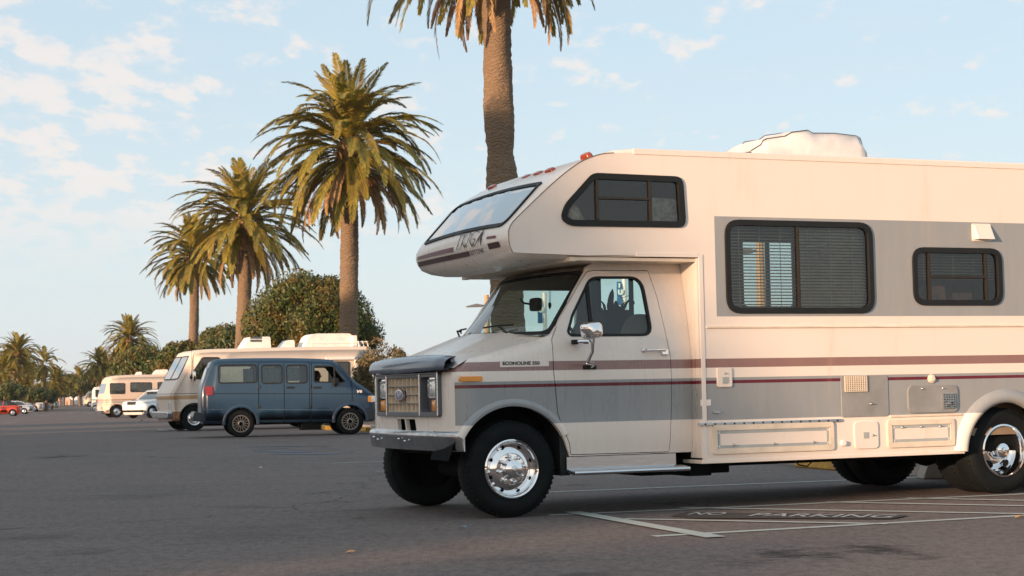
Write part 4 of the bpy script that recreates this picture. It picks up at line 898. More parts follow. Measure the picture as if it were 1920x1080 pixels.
# ================================================================== other vehicles
def curve_pts(P, n=6):
    """open polyline smoothed (Catmull-Rom)"""
    out = []; m = len(P)
    for i in range(m-1):
        p0, p1, p2, p3 = (Vector(P[max(0, i-1)]), Vector(P[i]), Vector(P[i+1]), Vector(P[min(m-1, i+2)]))
        for k in range(n):
            t = k/n; q = .5*((2*p1)+(-p0+p2)*t+(2*p0-5*p1+4*p2-p3)*t*t+(-p0+3*p1-3*p2+p3)*t**3); out.append(tuple(q))
    out.append(tuple(P[-1])); return out
def ccw(P):
    A = sum(P[i-1][0]*P[i][1]-P[i][0]*P[i-1][1] for i in range(len(P))); return P if A > 0 else P[::-1]
def pillow(mb, P, W, r, tm, cuts=(), nr=5):
    """closed side profile P swept across the width with rounded side edges; tm maps (s, y, z)"""
    P = ccw(resamp(P, .09) if cuts else P); rows = []
    ins = [inset(P, r*(1-sin(k/nr*pi/2))) for k in range(nr+1)]
    for k in range(nr+1): y = r*(1-cos(k/nr*pi/2)); rows.append([tm(s, y, z) for s, z in ins[k]])
    for t in (.25, .5, .75): rows.append([tm(s, W*t, z) for s, z in P])
    for k in range(nr, -1, -1): y = W-r*(1-cos(k/nr*pi/2)); rows.append([tm(s, y, z) for s, z in ins[k]])
    # leave the wheel openings free
    n = len(P); vs = [p for rw in rows for p in rw]; flat = [q for k in ([i for i in range(nr+1)]+[nr]*3+[i for i in range(nr, -1, -1)]) for q in ins[k]]; fs = []; m = len(rows)
    for i in range(m-1):
        for k in range(n):
            f = (i*n+k, i*n+(k+1) % n, (i+1)*n+(k+1) % n, (i+1)*n+k); cs = sum(flat[j][0] for j in f)/4; cz = sum(flat[j][1] for j in f)/4
            if (i < nr+1 or i > m-nr-3) and any(hypot(cs-a, cz-b) < rr_ for a, b, rr_ in cuts): continue
            fs.append(f)
    mb.add(vs, fs, True); return ins[0]
def tyre_wheel(par, s, y0, z, R, W, r, kind, m, side=-1):
    i = -side; T = MB(); T.lathe([(r, .03), (r+.01, .0), (r+(R-r)*.5, -.006), (R-.02, .006), (R, .03), (R, W-.03), (R-.03, W), (r, W)], (s, y0, z), 'y', 32, i)
    w = T.build('wheel', M_tyre, par, ang=40); Rm = MB()
    if kind == 'spoke':
        Rm.lathe([(r+.005, .01), (r+.004, -.006), (r-.018, -.006), (r-.022, .05)], (s, y0, z), 'y', 32, i); Rm.lathe([(r*.36, .02), (r*.36, .0), (r*.24, -.01), (r*.22, .02)], (s, y0, z), 'y', 20, i)
        for k in range(15):
            q = 2*pi*k/15; M4 = Matrix.Translation((s, y0, z)) @ Matrix.Rotation(q, 4, 'Y'); a, b = sorted((.0*i, .02*i)); Rm.box(r*.3, r-.01, a, b, -.008, .008, M4)
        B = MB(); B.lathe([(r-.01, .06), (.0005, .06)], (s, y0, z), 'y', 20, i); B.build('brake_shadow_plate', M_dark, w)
    else:
        Rm.lathe([(r+.004, .01), (r, -.006), (r-.02, .01), (r-.04, .05), (r*.6, .03), (r*.5, .04), (r*.3, .02), (r*.28, -.01), (.0005, -.01)], (s, y0, z), 'y', 28, i)
    Rm.build('rim', m, w, ang=40); return w

# ---- the dark blue passenger van
gp = G(452, 820); VF = Frame(gp.x, gp.y, .22, gp.z)
van = empty('passenger_van', VF.o, VF.a); tag(van, 'dark blue passenger van with spoked wheels and red tail lamp, parked facing right', 'van')
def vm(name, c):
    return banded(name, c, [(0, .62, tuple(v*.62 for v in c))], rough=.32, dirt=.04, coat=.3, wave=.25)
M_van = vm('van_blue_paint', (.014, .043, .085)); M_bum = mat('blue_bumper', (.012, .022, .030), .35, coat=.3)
def vp(pts, w=0): return [VF.S(x, y, w) for x, y in pts]
VW = 1.86
def vtm(s, y, z): k = 1-.12*max(0, (z-1.0)/.9)**1.3; return (s, VW/2+(y-VW/2)*k, z)
top = curve_pts(vp([(377, 772), (376.5, 745), (379, 722), (394, 684), (400, 676), (418, 672.5), (480, 671), (547, 671), (610, 673), (628, 677), (640, 687), (664, 712), (680, 723), (697, 736), (703, 743), (705, 757), (706, 770), (700, 786)]), 3)
bot = [VF.S(700, 790), VF.S(620, 795), VF.S(482, 797), VF.S(380, 795)]
vprof = top+[bot[0], bot[-1]]
hr = VF.S(452, 794.5); hf = VF.S(657, 790); RW = .345
mb = MB(); ins0 = pillow(mb, vprof, VW, .085, vtm, [(hr[0], hr[1], .42), (hf[0], hf[1], .42)])
def bite(P, c, r):   # cut wheel arches from the lower edge: as holes that reach just above the sill
    return [(c[0]+r*cos(2*pi*k/28), c[1]+.02+r*sin(2*pi*k/28)) for k in range(28)]
sideP = ins0
zb = min(p[1] for p in sideP)
def archpoly(c, r): return [(c[0]+r*cos(q), max(zb+.012, c[1]+.02+r*sin(q))) for q in [pi+.32-(pi+.64)*k/24 for k in range(25)]]
wr = rrect(*[f for f in (VF.S(410, 700)[0], VF.S(482.5, 700)[0])], VF.S(446, 718)[1], VF.S(446, 683.5)[1], .07)
w2 = rrect(VF.S(491, 700)[0], VF.S(529.5, 700)[0], VF.S(510, 719)[1], VF.S(510, 684)[1], .06)
w3 = rrect(VF.S(537.5, 700)[0], VF.S(576.5, 700)[0], VF.S(557, 718.5)[1], VF.S(557, 684)[1], .06)
w4 = rpoly(vp([(589, 686), (625, 686), (647.5, 715), (641, 717), (589, 716.5)]), [.05, .05, .03, .03, .05], 4)
sheet(mb, sideP, [wr, w2, w3, w4, archpoly(hr, .40), archpoly(hf, .40)], lambda s, z, d=0: vtm(s, d, z), .02, .22)
sheet(mb, sideP, [wr, w2, w3, w4, archpoly(hr, .40), archpoly(hf, .40)], lambda s, z, d=0: vtm(s, VW-d, z), .02, .22)
# the sweep closes the cabin off; drop its faces along the window line is not needed: it only covers roof, nose, tail and floor
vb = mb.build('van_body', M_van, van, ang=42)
M_vglass = glass('van_glass', (.45, .55, .55), .9, .06)
for P, nm in ((wr, 'rear_side_window'), (w2, 'side_window'), (w3, 'side_window'), (w4, 'front_side_window')):
    for yy, sg in ((0, 1), (VW, -1)):
        mb = MB(); sheet(mb, inset(P, -.012), [inset(P, .022)], lambda s, z, d=0: vtm(s, yy+sg*(d-.006), z), .02, .3); f = mb.build(nm, M_black, van)
        if P is w4 and sg == 1: continue
        mb = MB(); sheet(mb, inset(P, .01), [], lambda s, z, d=0: vtm(s, yy+sg*.012, z), 0, .3, smooth=False); mb.build('pane', M_vglass, f)
a, b = VF.S(627, 690), VF.S(628, 716); mb = MB(); mb.prism([(a[0]-.02, a[1]), (a[0]+.02, a[1]), (b[0]+.02, b[1]), (b[0]-.02, b[1])], lambda s, z: vtm(s, .0, z), lambda s, z: vtm(s, .03, z)); mb.build('quarter_window_bar', M_black, van)
# curtains, seats
M_curt = mat('pale_curtain', (.34, .33, .29), .9, var=.2, scale=4, stretch=(8, 1, 1)); M_vseat = mat('grey_seat', (.05, .055, .06), .9)
for x0, x1, m in ((456, 474, M_curt), (492, 529, M_curt), (562, 566, M_curt)):
    a = VF.S(x0, 700, .1)[0]; b = VF.S(x1, 700, .1)[0]; mb = MB(); mb.grid([[(a+(b-a)*k/24, .14+.015*sin(k*1.6), z) for z in (1.15, 1.72)] for k in range(25)]); mb.build('curtain', m, van)
for x0 in (415, 437, 500, 548, 592):
    a = VF.S(x0, 720, .3)[0]; mb = MB(); mb.prism(rrect(.25, VW-.3, .55, 1.30 if x0 != 592 else 1.22, .1), lambda y, z: (a+.06*(1.3-z), y, z), lambda y, z: (a+.14+.06*(1.3-z), y, z)); mb.box(a, a+.5, .25, VW-.3, .5, .72); mb.build('bench_seat', M_vseat, van, bev=.02)
mb = MB(); mb.box(-.5, 2.7, .1, VW-.1, .42, .46); mb.build('van_floor', M_dark, van)
def vln(x0, y0, x1, y1, nm='panel_seam', w=.008, m=None, d=-.002):
    a = VF.S(x0, y0); b = VF.S(x1, y1); v = Vector((b[0]-a[0], b[1]-a[1])); n = Vector((-v.y, v.x)).normalized()*w; k = 8; mb = MB()
    mb.grid([[vtm(a[0]+v.x*i/k+n.x*j, d, a[1]+v.y*i/k+n.y*j) for j in (-1, 1)] for i in range(k+1)], False); mb.build(nm, m or M_dark, van)
for x in (485, 533, 580.5, 584.5): vln(x, 681, x, 762 if x == 485 else 793)
vln(634, 683, 660, 716); vln(660, 716, 660.5, 752); vln(400, 738, 700, 738.5, 'body_crease', .006)
M_hl = mat('blue_highlight_moulding', (.05, .085, .12), .25, coat=.6)
mb = MB()
for x0, x1 in ((378, 425), (484, 625)):
    a = VF.S(x0, 768); b = VF.S(x1, 769); mb.tube([(a[0], .0, a[1]), (b[0], .0, b[1])], .014, 8)
mb.build('side_moulding', M_hl, van)
for c in (hr, hf):
    mb = MB(); rows = []
    for k in range(29):
        q = pi+.1-(pi+.2)*k/28; rows.append([(c[0]+R*cos(q), y, c[1]+.02+R*sin(q)) for R, y in ((.385, .04), (.39, -.012), (.42, -.024), (.455, -.012), (.47, .004))])
    mb.grid(rows); mb.build('wheel_arch', M_van, van, ang=60)
    mb = MB(); mb.grid([[(c[0]+.42*cos(pi*k/12), y, c[1]+.42*sin(pi*k/12)) for y in (.03, .4)] for k in range(13)]); mb.build('wheel_housing', M_dark, van)
M_gold = mat('champagne_alloy', (.26, .23, .20), .4, .8)
for c in (hr, hf):
    tyre_wheel(van, c[0], .03, c[1]-.0, RW, .24, .215, 'spoke', M_gold)
    tyre_wheel(van, c[0], VW-.03, c[1]-.0, RW, .24, .215, 'spoke', M_gold, 1)
def vbox(x0, y0, x1, y1, nm, m, d0=-.02, d1=.01, r=.02, bev=.004):
    a = VF.S(x0, y1); b = VF.S(x1, y0); mb = MB(); mb.prism(rrect(a[0], b[0], a[1], b[1], r, 3), lambda s, z: vtm(s, d0, z), lambda s, z: vtm(s, d1, z)); return mb.build(nm, m, van, bev=bev)
vbox(385, 724, 399, 741.5, 'tail_lamp', M_red, -.02, .05, .03)
vbox(690, 742, 703, 754, 'side_indicator', M_lamp, -.02, .06, .02); vbox(690, 743, 695.5, 753.5, 'indicator_lens', M_amber, -.028, .0, .01)
vbox(537, 724.5, 552, 728.5, 'door_handle', M_black); vbox(587, 724.5, 602.5, 728.5, 'door_handle', M_black)
for x, y in ((485, 725), (485, 763), (580.5, 725), (580.5, 763)): vbox(x-3, y-3, x+3, y+3, 'door_hinge', M_bum, -.02, .005, .005)
mb = MB(); q = VF.S(627, 718, -.15); mb.prism(rrect(-.11, .11, -.10, .10, .04), lambda y, z: (q[0]-.02, -.17+y, q[1]+z+.03), lambda y, z: (q[0]+.10, -.17+y*.7, q[1]+z*.8+.03)); mb.tube([(q[0]+.03, -.08, q[1]-.05), (q[0]+.05, 0.02, q[1]-.08)], .03, 8); mb.build('wing_mirror', M_black, van, bev=.02)
mb = MB(); q = VF.S(609, 711, .0); mb.prism(rrect(-.09, .09, -.075, .075, .03), lambda y, z: (q[0], 1.95+y, q[1]+z), lambda y, z: (q[0]+.08, 1.95+y, q[1]+z)); mb.build('far_wing_mirror', M_lamp, van)
a = VF.S(668, 736.5); mb = MB(); text_mb(mb, 'V6', .10, lambda x, y, z: (a[0]+x*1.3, -.004-z, a[1]+y), .002, bold=.004, shear=.2); mb.build('engine_badge', M_white, van)
mb = MB(); mb.prism(rpoly([VF.S(373, 790), VF.S(388, 790), VF.S(388, 774), VF.S(372, 772), VF.S(369, 782)], .02, 2), lambda s, z: (s-.1, .02, z), lambda s, z: (s-.1, VW-.02, z)); mb.build('rear_bumper', M_bum, van, bev=.02)
mb = MB(); mb.prism(rpoly([VF.S(686, 790), VF.S(706, 786), VF.S(709, 770), VF.S(704, 765), VF.S(686, 768)], .03, 2), lambda s, z: (s, -.01, z), lambda s, z: (s, VW+.01, z)); mb.build('front_bumper', M_bum, van, bev=.02)
# tail window, windscreen
mb = MB(); mb.grid([[vtm(*q) for q in ((VF.S(381, 718)[0]-.012, y, VF.S(381, 718)[1]), (VF.S(392, 688)[0]-.02, y, VF.S(392, 688)[1]))] for y in (.12, .5, 1.0, 1.5, VW-.12)]); mb.build('rear_window', M_sky_glass, van)
mb = MB(); a = VF.S(636, 684); b = VF.S(662, 711.5); mb.grid([[vtm(a[0]+.02, y, a[1]+.01), vtm(b[0]+.02, y, b[1]+.015)] for y in (.1, .5, 1.0, 1.5, VW-.1)]); mb.build('windscreen', M_sky_glass, van)
mb = MB(); mb.box(-.9, 3.0, .3, VW-.3, .30, .45); mb.box(1.55, 2.05, .2, .9, .14, .4); mb.build('chassis', M_dark, van)

# ---- driver of the van
def person_driver():
    import bmesh
    q = VF.S(596, 722, .95); sx, zz = q[0], 1.02
    J = {0: (sx, 1.0, .80), 1: (sx-.05, 1.0, 1.05), 2: (sx-.07, 1.0, 1.27), 3: (sx-.05, 1.0, 1.36), 4: (sx-.03, 1.0, 1.44), 5: (sx-.03, 1.0, 1.54), 6: (sx-.06, .82, 1.24), 7: (sx+.12, .78, 1.05), 8: (sx+.36, .86, 1.12), 9: (sx-.06, 1.18, 1.24), 10: (sx+.12, 1.22, 1.05), 11: (sx+.36, 1.14, 1.12), 12: (sx+.38, .90, .78), 13: (sx+.45, .9, .5), 14: (sx+.38, 1.1, .78), 15: (sx+.45, 1.1, .5)}
    Rr = {0: .14, 1: .15, 2: .13, 3: .055, 4: .075, 5: .085, 6: .06, 7: .045, 8: .03, 9: .06, 10: .045, 11: .03, 12: .075, 13: .05, 14: .075, 15: .05}
    E = [(0, 1), (1, 2), (2, 3), (3, 4), (4, 5), (2, 6), (6, 7), (7, 8), (2, 9), (9, 10), (10, 11), (0, 12), (12, 13), (0, 14), (14, 15)]
    me = bpy.data.meshes.new('person'); me.from_pydata([J[i] for i in range(16)], E, []); o = bpy.data.objects.new('person', me); COL.objects.link(o)
    md = o.modifiers.new('k', 'SKIN'); 
    for i in range(16): me.skin_vertices[0].data[i].radius = (Rr[i], Rr[i])
    me.skin_vertices[0].data[0].use_root = True
    ss = o.modifiers.new('s', 'SUBSURF'); ss.levels = 2; ss.render_levels = 2
    me.materials.append(mat('dark_clothing', (.03, .03, .04), .9)); o.location = VF.o; o.rotation_euler = (0, 0, VF.a)
    tag(o, 'driver in dark clothing sitting at the wheel of the dark blue van', 'person')
    mb = MB(); mb.lathe([(.0005, .115), (.05, .108), (.085, .07), (.098, .0), (.09, -.05), (.06, -.08)], (sx-.035, 1.0, 1.55), 'z', 20); h = mb.build('hair', mat('dark_hair', (.02, .015, .012), .9), o)
    mb = MB(); mb.lathe([(.0005, .11), (.05, .10), (.08, .05), (.083, 0), (.072, -.06), (.045, -.115), (.0005, -.125)], (sx+.0, 1.0, 1.52), 'z', 20); mb.tube([(sx+.075, 1, 1.53), (sx+.105, 1, 1.505), (sx+.08, 1, 1.50)], [.008, .014, .01], 8); mb.build('face', mat('skin', (.30, .16, .10), .6), o)
    mb = MB(); mb.tube([(sx+.40, .72+.18-.18*cos(2*pi*k/20), 1.08+.17*sin(2*pi*k/20)) for k in range(20)], .013, 6, closed=True); mb.build('steering_wheel', M_black, van)
person_driver()

# ---- coaches
def coach(name, label, gx, gy, ang, prof_px, W, wins, stripes, wheels, base, lower=None, wr=.36, r=.12, cat='motorhome', nose=None, wscr=None, front=None, rear_open=True, tm=None):
    gp = G(gx, gy); fr = Frame(gp.x, gp.y, ang, gp.z); root = empty(name, fr.o, fr.a); tag(root, label, cat)
    bands = [(fr.S(gx, y1)[1], fr.S(gx, y0)[1], c) for y0, y1, c in stripes]
    m = banded('coach_paint', base, bands, rough=.4, dirt=.2, coat=.1, wave=.1)
    P = fr.P(prof_px); tm = tm or (lambda s, y, z: (s, y, z))
    hubs = [(fr.S(x, y)[0], wr) for x, y in wheels]
    mb = MB(); ins0 = pillow(mb, P, W, r, tm, [(h[0], h[1], wr+.10) for h in hubs])
    zb = min(p[1] for p in ins0)
    holes = [[(h[0]+(wr+.09)*cos(q), max(zb+.01, h[1]+(wr+.09)*sin(q))) for q in [pi+.5-(pi+1.0)*k/22 for k in range(23)]] for h in hubs]
    wp = [rpoly(fr.P(w), .06, 3) for w in wins]
    for yy, sg in ((0, 1), (W, -1)): sheet(mb, ins0, holes+[inset(w, .01) for w in wp], lambda s, z, d=0: tm(s, yy+sg*d, z), .03, .8, smooth=False)
    body = mb.build('coach_body', m, root, ang=40)
    for w in wp:
        for yy, sg in ((0, 1), (W, -1)):
            mb = MB(); sheet(mb, inset(w, -.03), [inset(w, .03)], lambda s, z, d=0: tm(s, yy+sg*(d-.012), z), .03, 9, smooth=False); f = mb.build('window', M_blk, root)
            mb = MB(); sheet(mb, inset(w, .01), [], lambda s, z, d=0: tm(s, yy+sg*.01, z), 0, 9, smooth=False); mb.build('pane', M_vglass, f)
    for h in hubs:
        tyre_wheel(root, h[0], .04, wr, wr, .25, .22, 'disc', M_chrome); tyre_wheel(root, h[0], W-.04, wr, wr, .25, .22, 'disc', M_chrome, 1)
        mb = MB(); mb.grid([[(h[0]+(wr+.12)*cos(pi*k/12), y, wr+(wr+.12)*sin(pi*k/12)) for y in (.04, .6)] for k in range(13)]); mb.build('wheel_housing', M_dark, root)
    sx = [p[0] for p in ins0]; mb = MB(); mb.box(min(sx)+.3, max(sx)-.2, .25, W-.25, .28, zb+.05); mb.build('chassis', M_dark, root)
    mb = MB(); mb.box(min(sx)+.4, max(sx)-.1, .1, W-.1, zb+.04, zb+.1); mb.box((min(sx)+max(sx))/2, (min(sx)+max(sx))/2+.04, .8, W-.1, zb+.1, zb+1.6); mb.build('coach_interior', M_int, root)
    return root, fr, m, P
ORG = (.42, .25, .12)
mh, HF, m_, P_ = coach('parked_motorhome', 'cream motorhome with slanted nose and tan stripe, standing behind the blue van', 365, 808, .40,
    [(322, 790), (322, 772), (320, 750), (319, 742), (322, 733), (334, 712), (346, 690), (357, 667), (362, 660), (372, 656), (392, 654.5), (560, 650.5), (692, 649), (697, 652), (699, 660), (700, 765), (699, 784), (560, 788), (400, 790)], 2.30,
    [[(356, 709), (380, 671), (411, 671), (411, 711)], [(617, 679), (655, 679), (655, 720), (617, 720)], [(470, 690), (560, 690), (560, 712), (470, 712)]],
    [(741, 748.5, ORG), (737, 738.5, (.18, .12, .1)), (771, 799, (.30, .15, .08))], [(365, 785), (592, 779)], (.66, .57, .48), wr=.40)
def hpx(x, y, w=0): return HF.S(x, y, w)
# windscreen on the sloping nose
a = hpx(334, 712); b = hpx(357, 667)
def nose(t, d): return (a[0]+(b[0]-a[0])*t-d, a[1]+(b[1]-a[1])*t+d*.3)
mb = MB(); sheet(mb, rpoly([(.10, .05), (1.12, .02), (1.12, .97), (.16, .97)], .12, 4), [], lambda y, t, d=0: (nose(t, .014)[0], y, nose(t, .014)[1]), 0, 9, smooth=False); f = mb.build('windscreen', M_sky_glass, mh)
mb = MB(); sheet(mb, rpoly([(1.18, .02), (2.20, .05), (2.14, .97), (1.18, .97)], .12, 4), [], lambda y, t, d=0: (nose(t, .014)[0], y, nose(t, .014)[1]), 0, 9, smooth=False); mb.build('windscreen', M_sky_glass, mh)
for P in ([(.07, .02), (1.14, .0), (1.14, 1), (.13, 1)], [(1.16, 0), (2.23, .02), (2.17, 1), (1.16, 1)]):
    P = rpoly(P, .12, 4); mb = MB(); sheet(mb, P, [inset(P, .04)], lambda y, t, d=0: (nose(t, .018-d)[0], y, nose(t, .018-d)[1]), .01, 9, smooth=False); mb.build('windscreen_seal', M_black, f)
c = hpx(322, 760)
for y in (.28, 2.02): mb = MB(); mb.prism(rrect(y-.22, y+.22, c[1]-.13, c[1]+.13, .03), lambda yy, z: (c[0]-.03, yy, z), lambda yy, z: (c[0]+.05, yy, z)); mb.build('headlight', M_lamp, mh, bev=.01)
a1 = hpx(322, 785); a2 = hpx(322, 772); mb = MB(); mb.prism(rrect(-.02, 2.32, a1[1], a2[1], .04), lambda yy, z: (a1[0]-.16, yy, z), lambda yy, z: (a1[0]+.02, yy, z)); mb.build('front_bumper', M_worn, mh, bev=.03)
q = hpx(361, 706, -.2); mb = MB(); mb.prism(rrect(-.10, .10, -.16, .16, .04), lambda y, z: (q[0], -.22+y, q[1]+z), lambda y, z: (q[0]+.08, -.22+y, q[1]+z)); mb.tube([(q[0]+.04, -.2, q[1]-.15), (q[0]+.06, .0, q[1]-.25)], .02, 6); mb.build('wing_mirror', M_chrome, mh, bev=.02)
mb = MB(); q = hpx(359, 715); e2 = hpx(359.5, 640); mb.tube([(q[0], -.02, q[1]), (e2[0], -.02, e2[1])], .008, 4); mb.build('whip_aerial', M_black, mh)
q = hpx(610, 672); q2 = hpx(664, 672); mb = MB(); mb.box(q[0], q2[0], -.10, 0, q[1]-.05, q[1]+.04); mb.box(q2[0], q2[0]+.10, -.08, 0, hpx(664, 700)[1], q[1]-.05); mb.build('door_awning', M_white, mh, bev=.01)
def roofbox(fr, root, x0, x1, y0, y1, w0, w1, nm, m, slant=(.15, .05), r=.03, base=None):
    a = fr.S(x0, y1, (w0+w1)/2); b = fr.S(x1, y0, (w0+w1)/2); z0 = base if base is not None else a[1]; L = b[0]-a[0]
    P = rpoly([(a[0], z0), (b[0], z0), (b[0]-slant[1]*L, b[1]), (a[0]+slant[0]*L, b[1])], [.001, .001, r*2, r*3], 4); mb = MB(); mb.prism(P, lambda s, z: (s, w0, z), lambda s, z: (s, w1, z)); return mb.build(nm, m, root, bev=r*.8, seg=3), a, b
rz = hpx(560, 650.5)[1]-.03
o, a, b = roofbox(HF, mh, 449, 502, 632, 652, .75, 1.55, 'roof_air_conditioner', M_white, (.28, .02), base=rz)
mb = MB(); x0 = HF.S(470, 640, .75); x1 = HF.S(490, 634, .75)
for k in range(12):
    for j in range(2): s = x0[0]+(x1[0]-x0[0])*k/11; z = x0[1]-.02+j*.10; mb.box(s-.008, s+.008, .742, .752, z, z+.075)
mb.build('vent_slots', M_dark, o)
roofbox(HF, mh, 520, 548, 638, 652, .8, 1.4, 'roof_vent', M_white, (.55, .02), base=rz)
roofbox(HF, mh, 564, 656, 626, 652, .55, 1.5, 'roof_storage_pod', M_white, (.12, .05), .07, base=rz+.04)
roofbox(HF, mh, 660, 667.5, 629, 652, .4, .6, 'satellite_arm', M_white, (.1, .0), .01, base=rz)
mb = MB(); 
for w_ in (.12, 1.9):
    A = HF.S(585, 645, w_); B = HF.S(672, 643, w_); mb.tube([(A[0], w_, rz), (A[0], w_, rz+.14), (B[0], w_, rz+.14), (B[0], w_, rz)], .018, 6)
for k in range(3): A = HF.S(672+8*k, 640, .3); mb.tube([(A[0], .15, rz), (A[0], .3, rz+.20), (A[0], .9, rz+.20), (A[0], 1.05, rz)], .016, 6)
mb.build('roof_rack', M_white, mh)

mh3, H3, m_, P_ = coach('parked_motorhome', 'tan motorhome with rounded brow and grey stripes, standing behind the white sport utility car', 219, 783, .40,
    [(193, 776), (193, 765), (194, 745), (196, 737), (200, 722), (202, 714), (208, 707), (220, 704), (240, 703), (319, 701.5), (330, 702), (331, 772), (319, 775)], 2.4,
    [[(206.5, 719), (234, 719), (234, 738), (206.5, 738)], [(245, 717.5), (284, 717.5), (284, 734.5), (245, 734.5)], [(296, 717), (312, 717), (312, 734), (296, 734)]],
    [(748.5, 751, (.33, .22, .17)), (752, 756, (.34, .32, .30)), (758, 759.2, (.4, .25, .18))], [(219, 773), (322, 769)], (.60, .50, .41), wr=.40, r=.18)
a = H3.S(196.5, 738); b = H3.S(201, 719); mb = MB(); sheet(mb, rpoly([(.12, 0), (2.28, 0), (2.2, 1), (.2, 1)], .1, 3), [], lambda y, t, d=0: (a[0]+(b[0]-a[0])*t-.03, y, a[1]+(b[1]-a[1])*t), 0, 9, smooth=False); mb.build('windscreen', M_sky_glass, mh3)
rz = H3.S(260, 702.5)[1]-.03
roofbox(H3, mh3, 253, 265, 697, 703, .8, 1.3, 'roof_vent', M_white, (.4, .1), base=rz); roofbox(H3, mh3, 285, 312, 693, 703, .7, 1.6, 'roof_air_conditioner', M_white, (.35, .0), base=rz)
c = H3.S(193, 772); mb = MB(); mb.prism(rrect(0, 2.4, c[1]-.12, c[1]+.08, .03), lambda y, z: (c[0]-.12, y, z), lambda y, z: (c[0]+.03, y, z)); mb.build('front_bumper', M_worn, mh3, bev=.02)
c = H3.S(193, 765)
for y in (.3, 2.1): mb = MB(); mb.prism(rrect(y-.2, y+.2, c[1]-.1, c[1]+.1, .03), lambda yy, z: (c[0]-.04, yy, z), lambda yy, z: (c[0]+.03, yy, z)); mb.build('headlight', M_lamp, mh3)

# ---- ordinary cars: nose at s=0 pointing to -s
def car(name, label, cat, pos, ang, spec, paint, group=None):
    root = empty(name, pos, ang); tag(root, label, cat, group)
    W = spec['W']; body, cabp, L = spec['body'], spec['cab'], spec['L']; wr_ = spec['wr']
    m = mat('car_paint', paint, .28, coat=.8, var=.05); zt = spec['belt']
    def tm(s, y, z): k = 1-.22*max(0, z-zt)/.6-.05*max(0, .45-z); q = abs(s/L-.5)*2; k *= 1-.07*q**4; return (s-L/2, (y-W/2)*k, z)
    mb = MB(); B = curve_pts(body, 3)+[(L-.12, .22), (.12, .22)]; ins0 = pillow(mb, B, W, .10, tm, [(h, wr_, wr_+.06) for h in spec['wheels']]); zb = min(p[1] for p in ins0)
    hubs = spec['wheels']; holes = [[(h+(wr_+.05)*cos(q), max(zb+.01, wr_+(wr_+.05)*sin(q))) for q in [pi+.4-(pi+.8)*k/18 for k in range(19)]] for h in hubs]
    for yy, sg in ((0, 1), (W, -1)): sheet(mb, ins0, holes, lambda s, z, d=0: tm(s, yy+sg*d, z), .03, .5)
    mb.build('car_body', m, root, ang=40)
    C = cabp; mb = MB(); i2 = pillow(mb, C, W-.08, .06, lambda s, y, z: tm(s, y+.04, z))
    for yy, sg in ((.04, 1), (W-.04, -1)): mb.add([tm(s, yy, z) for s, z in i2], [tuple(range(len(i2)))])
    mb.build('glasshouse', spec.get('glass', M_carglass), root, ang=40)
    # roof and pillars
    rf = spec['roof']; mb = MB(); pillow(mb, rf, W-.06, .05, lambda s, y, z: tm(s, y+.03, z+.012)); ir = inset(ccw(rf), .05)
    for yy in (.03, W-.03): mb.add([tm(s, yy, z+.012) for s, z in ir], [tuple(range(len(ir)))])
    mb.build('roof', spec.get('roofm', m), root, ang=40)
    for (a_, b_) in spec['pillars']:
        for yy in (.025, W-.025): mb = MB(); mb.tube([tm(a_[0], yy, a_[1]), tm(b_[0], yy, b_[1])], .035, 6); mb.build('pillar', m, root)
    for h in hubs:
        for y0, sd_ in ((-W/2+.02, -1), (W/2-.02, 1)):
            tyre_wheel(root, h-L/2, y0, wr_, wr_, .22, wr_*.66, 'disc', M_alu, sd_)
            mb = MB(); sg = -sd_; mb.grid([[(h-L/2+(wr_+.06)*cos(pi*k/10), y0+y*sg, wr_+(wr_+.06)*sin(pi*k/10)) for y in (.02, .35)] for k in range(11)]); mb.build('wheel_housing', M_dark, root)
    mb = MB(); mb.box(.3-L/2, L/2-.3, -W/2+.2, W/2-.2, .18, .34); mb.build('chassis', M_dark, root)
    zl = spec['lamp_z']; zk = spec.get('tail_z', zl)
    for sg in (-1, 1):
        mb = MB(); mb.prism(rrect(-.19, .19, -.08, .08, .03), lambda y, z: (-L/2+.10, sg*(W/2-.36)+y, zl+z), lambda y, z: (-L/2-.015+.05, sg*(W/2-.36)+y, zl+z)); mb.build('headlight', M_lamp, root, bev=.01)
        mb = MB(); mb.prism(rrect(-.10, .10, -.16, .16, .03), lambda y, z: (L/2-.12, sg*(W/2-.2)+y, zk+z), lambda y, z: (L/2+.02, sg*(W/2-.2)+y, zk+z)); mb.build('tail_lamp', M_red, root, bev=.01)
    for f in spec.get('extra', []): f(root, tm, L, W, m)
    return root
M_carglass = mat('car_dark_glass', (.02, .03, .035), .06, coat=1)
def slots(root, tm, L, W, m):
    mb = MB()
    for k in range(7): y = -.33+.11*k; mb.prism(rrect(y-.032, y+.032, .80, 1.0, .03, 3), lambda yy, z: (-L/2-.025, yy, z), lambda yy, z: (-L/2+.06, yy, z))
    mb.build('grille_slots', M_dark, root)
    mb = MB(); mb.box(-L/2-.04, -L/2+.1, -.9, .9, .38, .50); mb.build('lower_grille', M_dark, root); mb = MB(); mb.box(-L/2-.05, -L/2, -.18, .18, .56, .68); mb.build('number_plate', M_white, root)
def rack(root, tm, L, W, m):
    mb = MB()
    for y in (-.55, .55): mb.tube([(-.4, y, 1.70), (-.3, y, 1.76), (1.5, y, 1.76), (1.6, y, 1.70)], .02, 6)
    mb.build('roof_rack', M_grey, root)
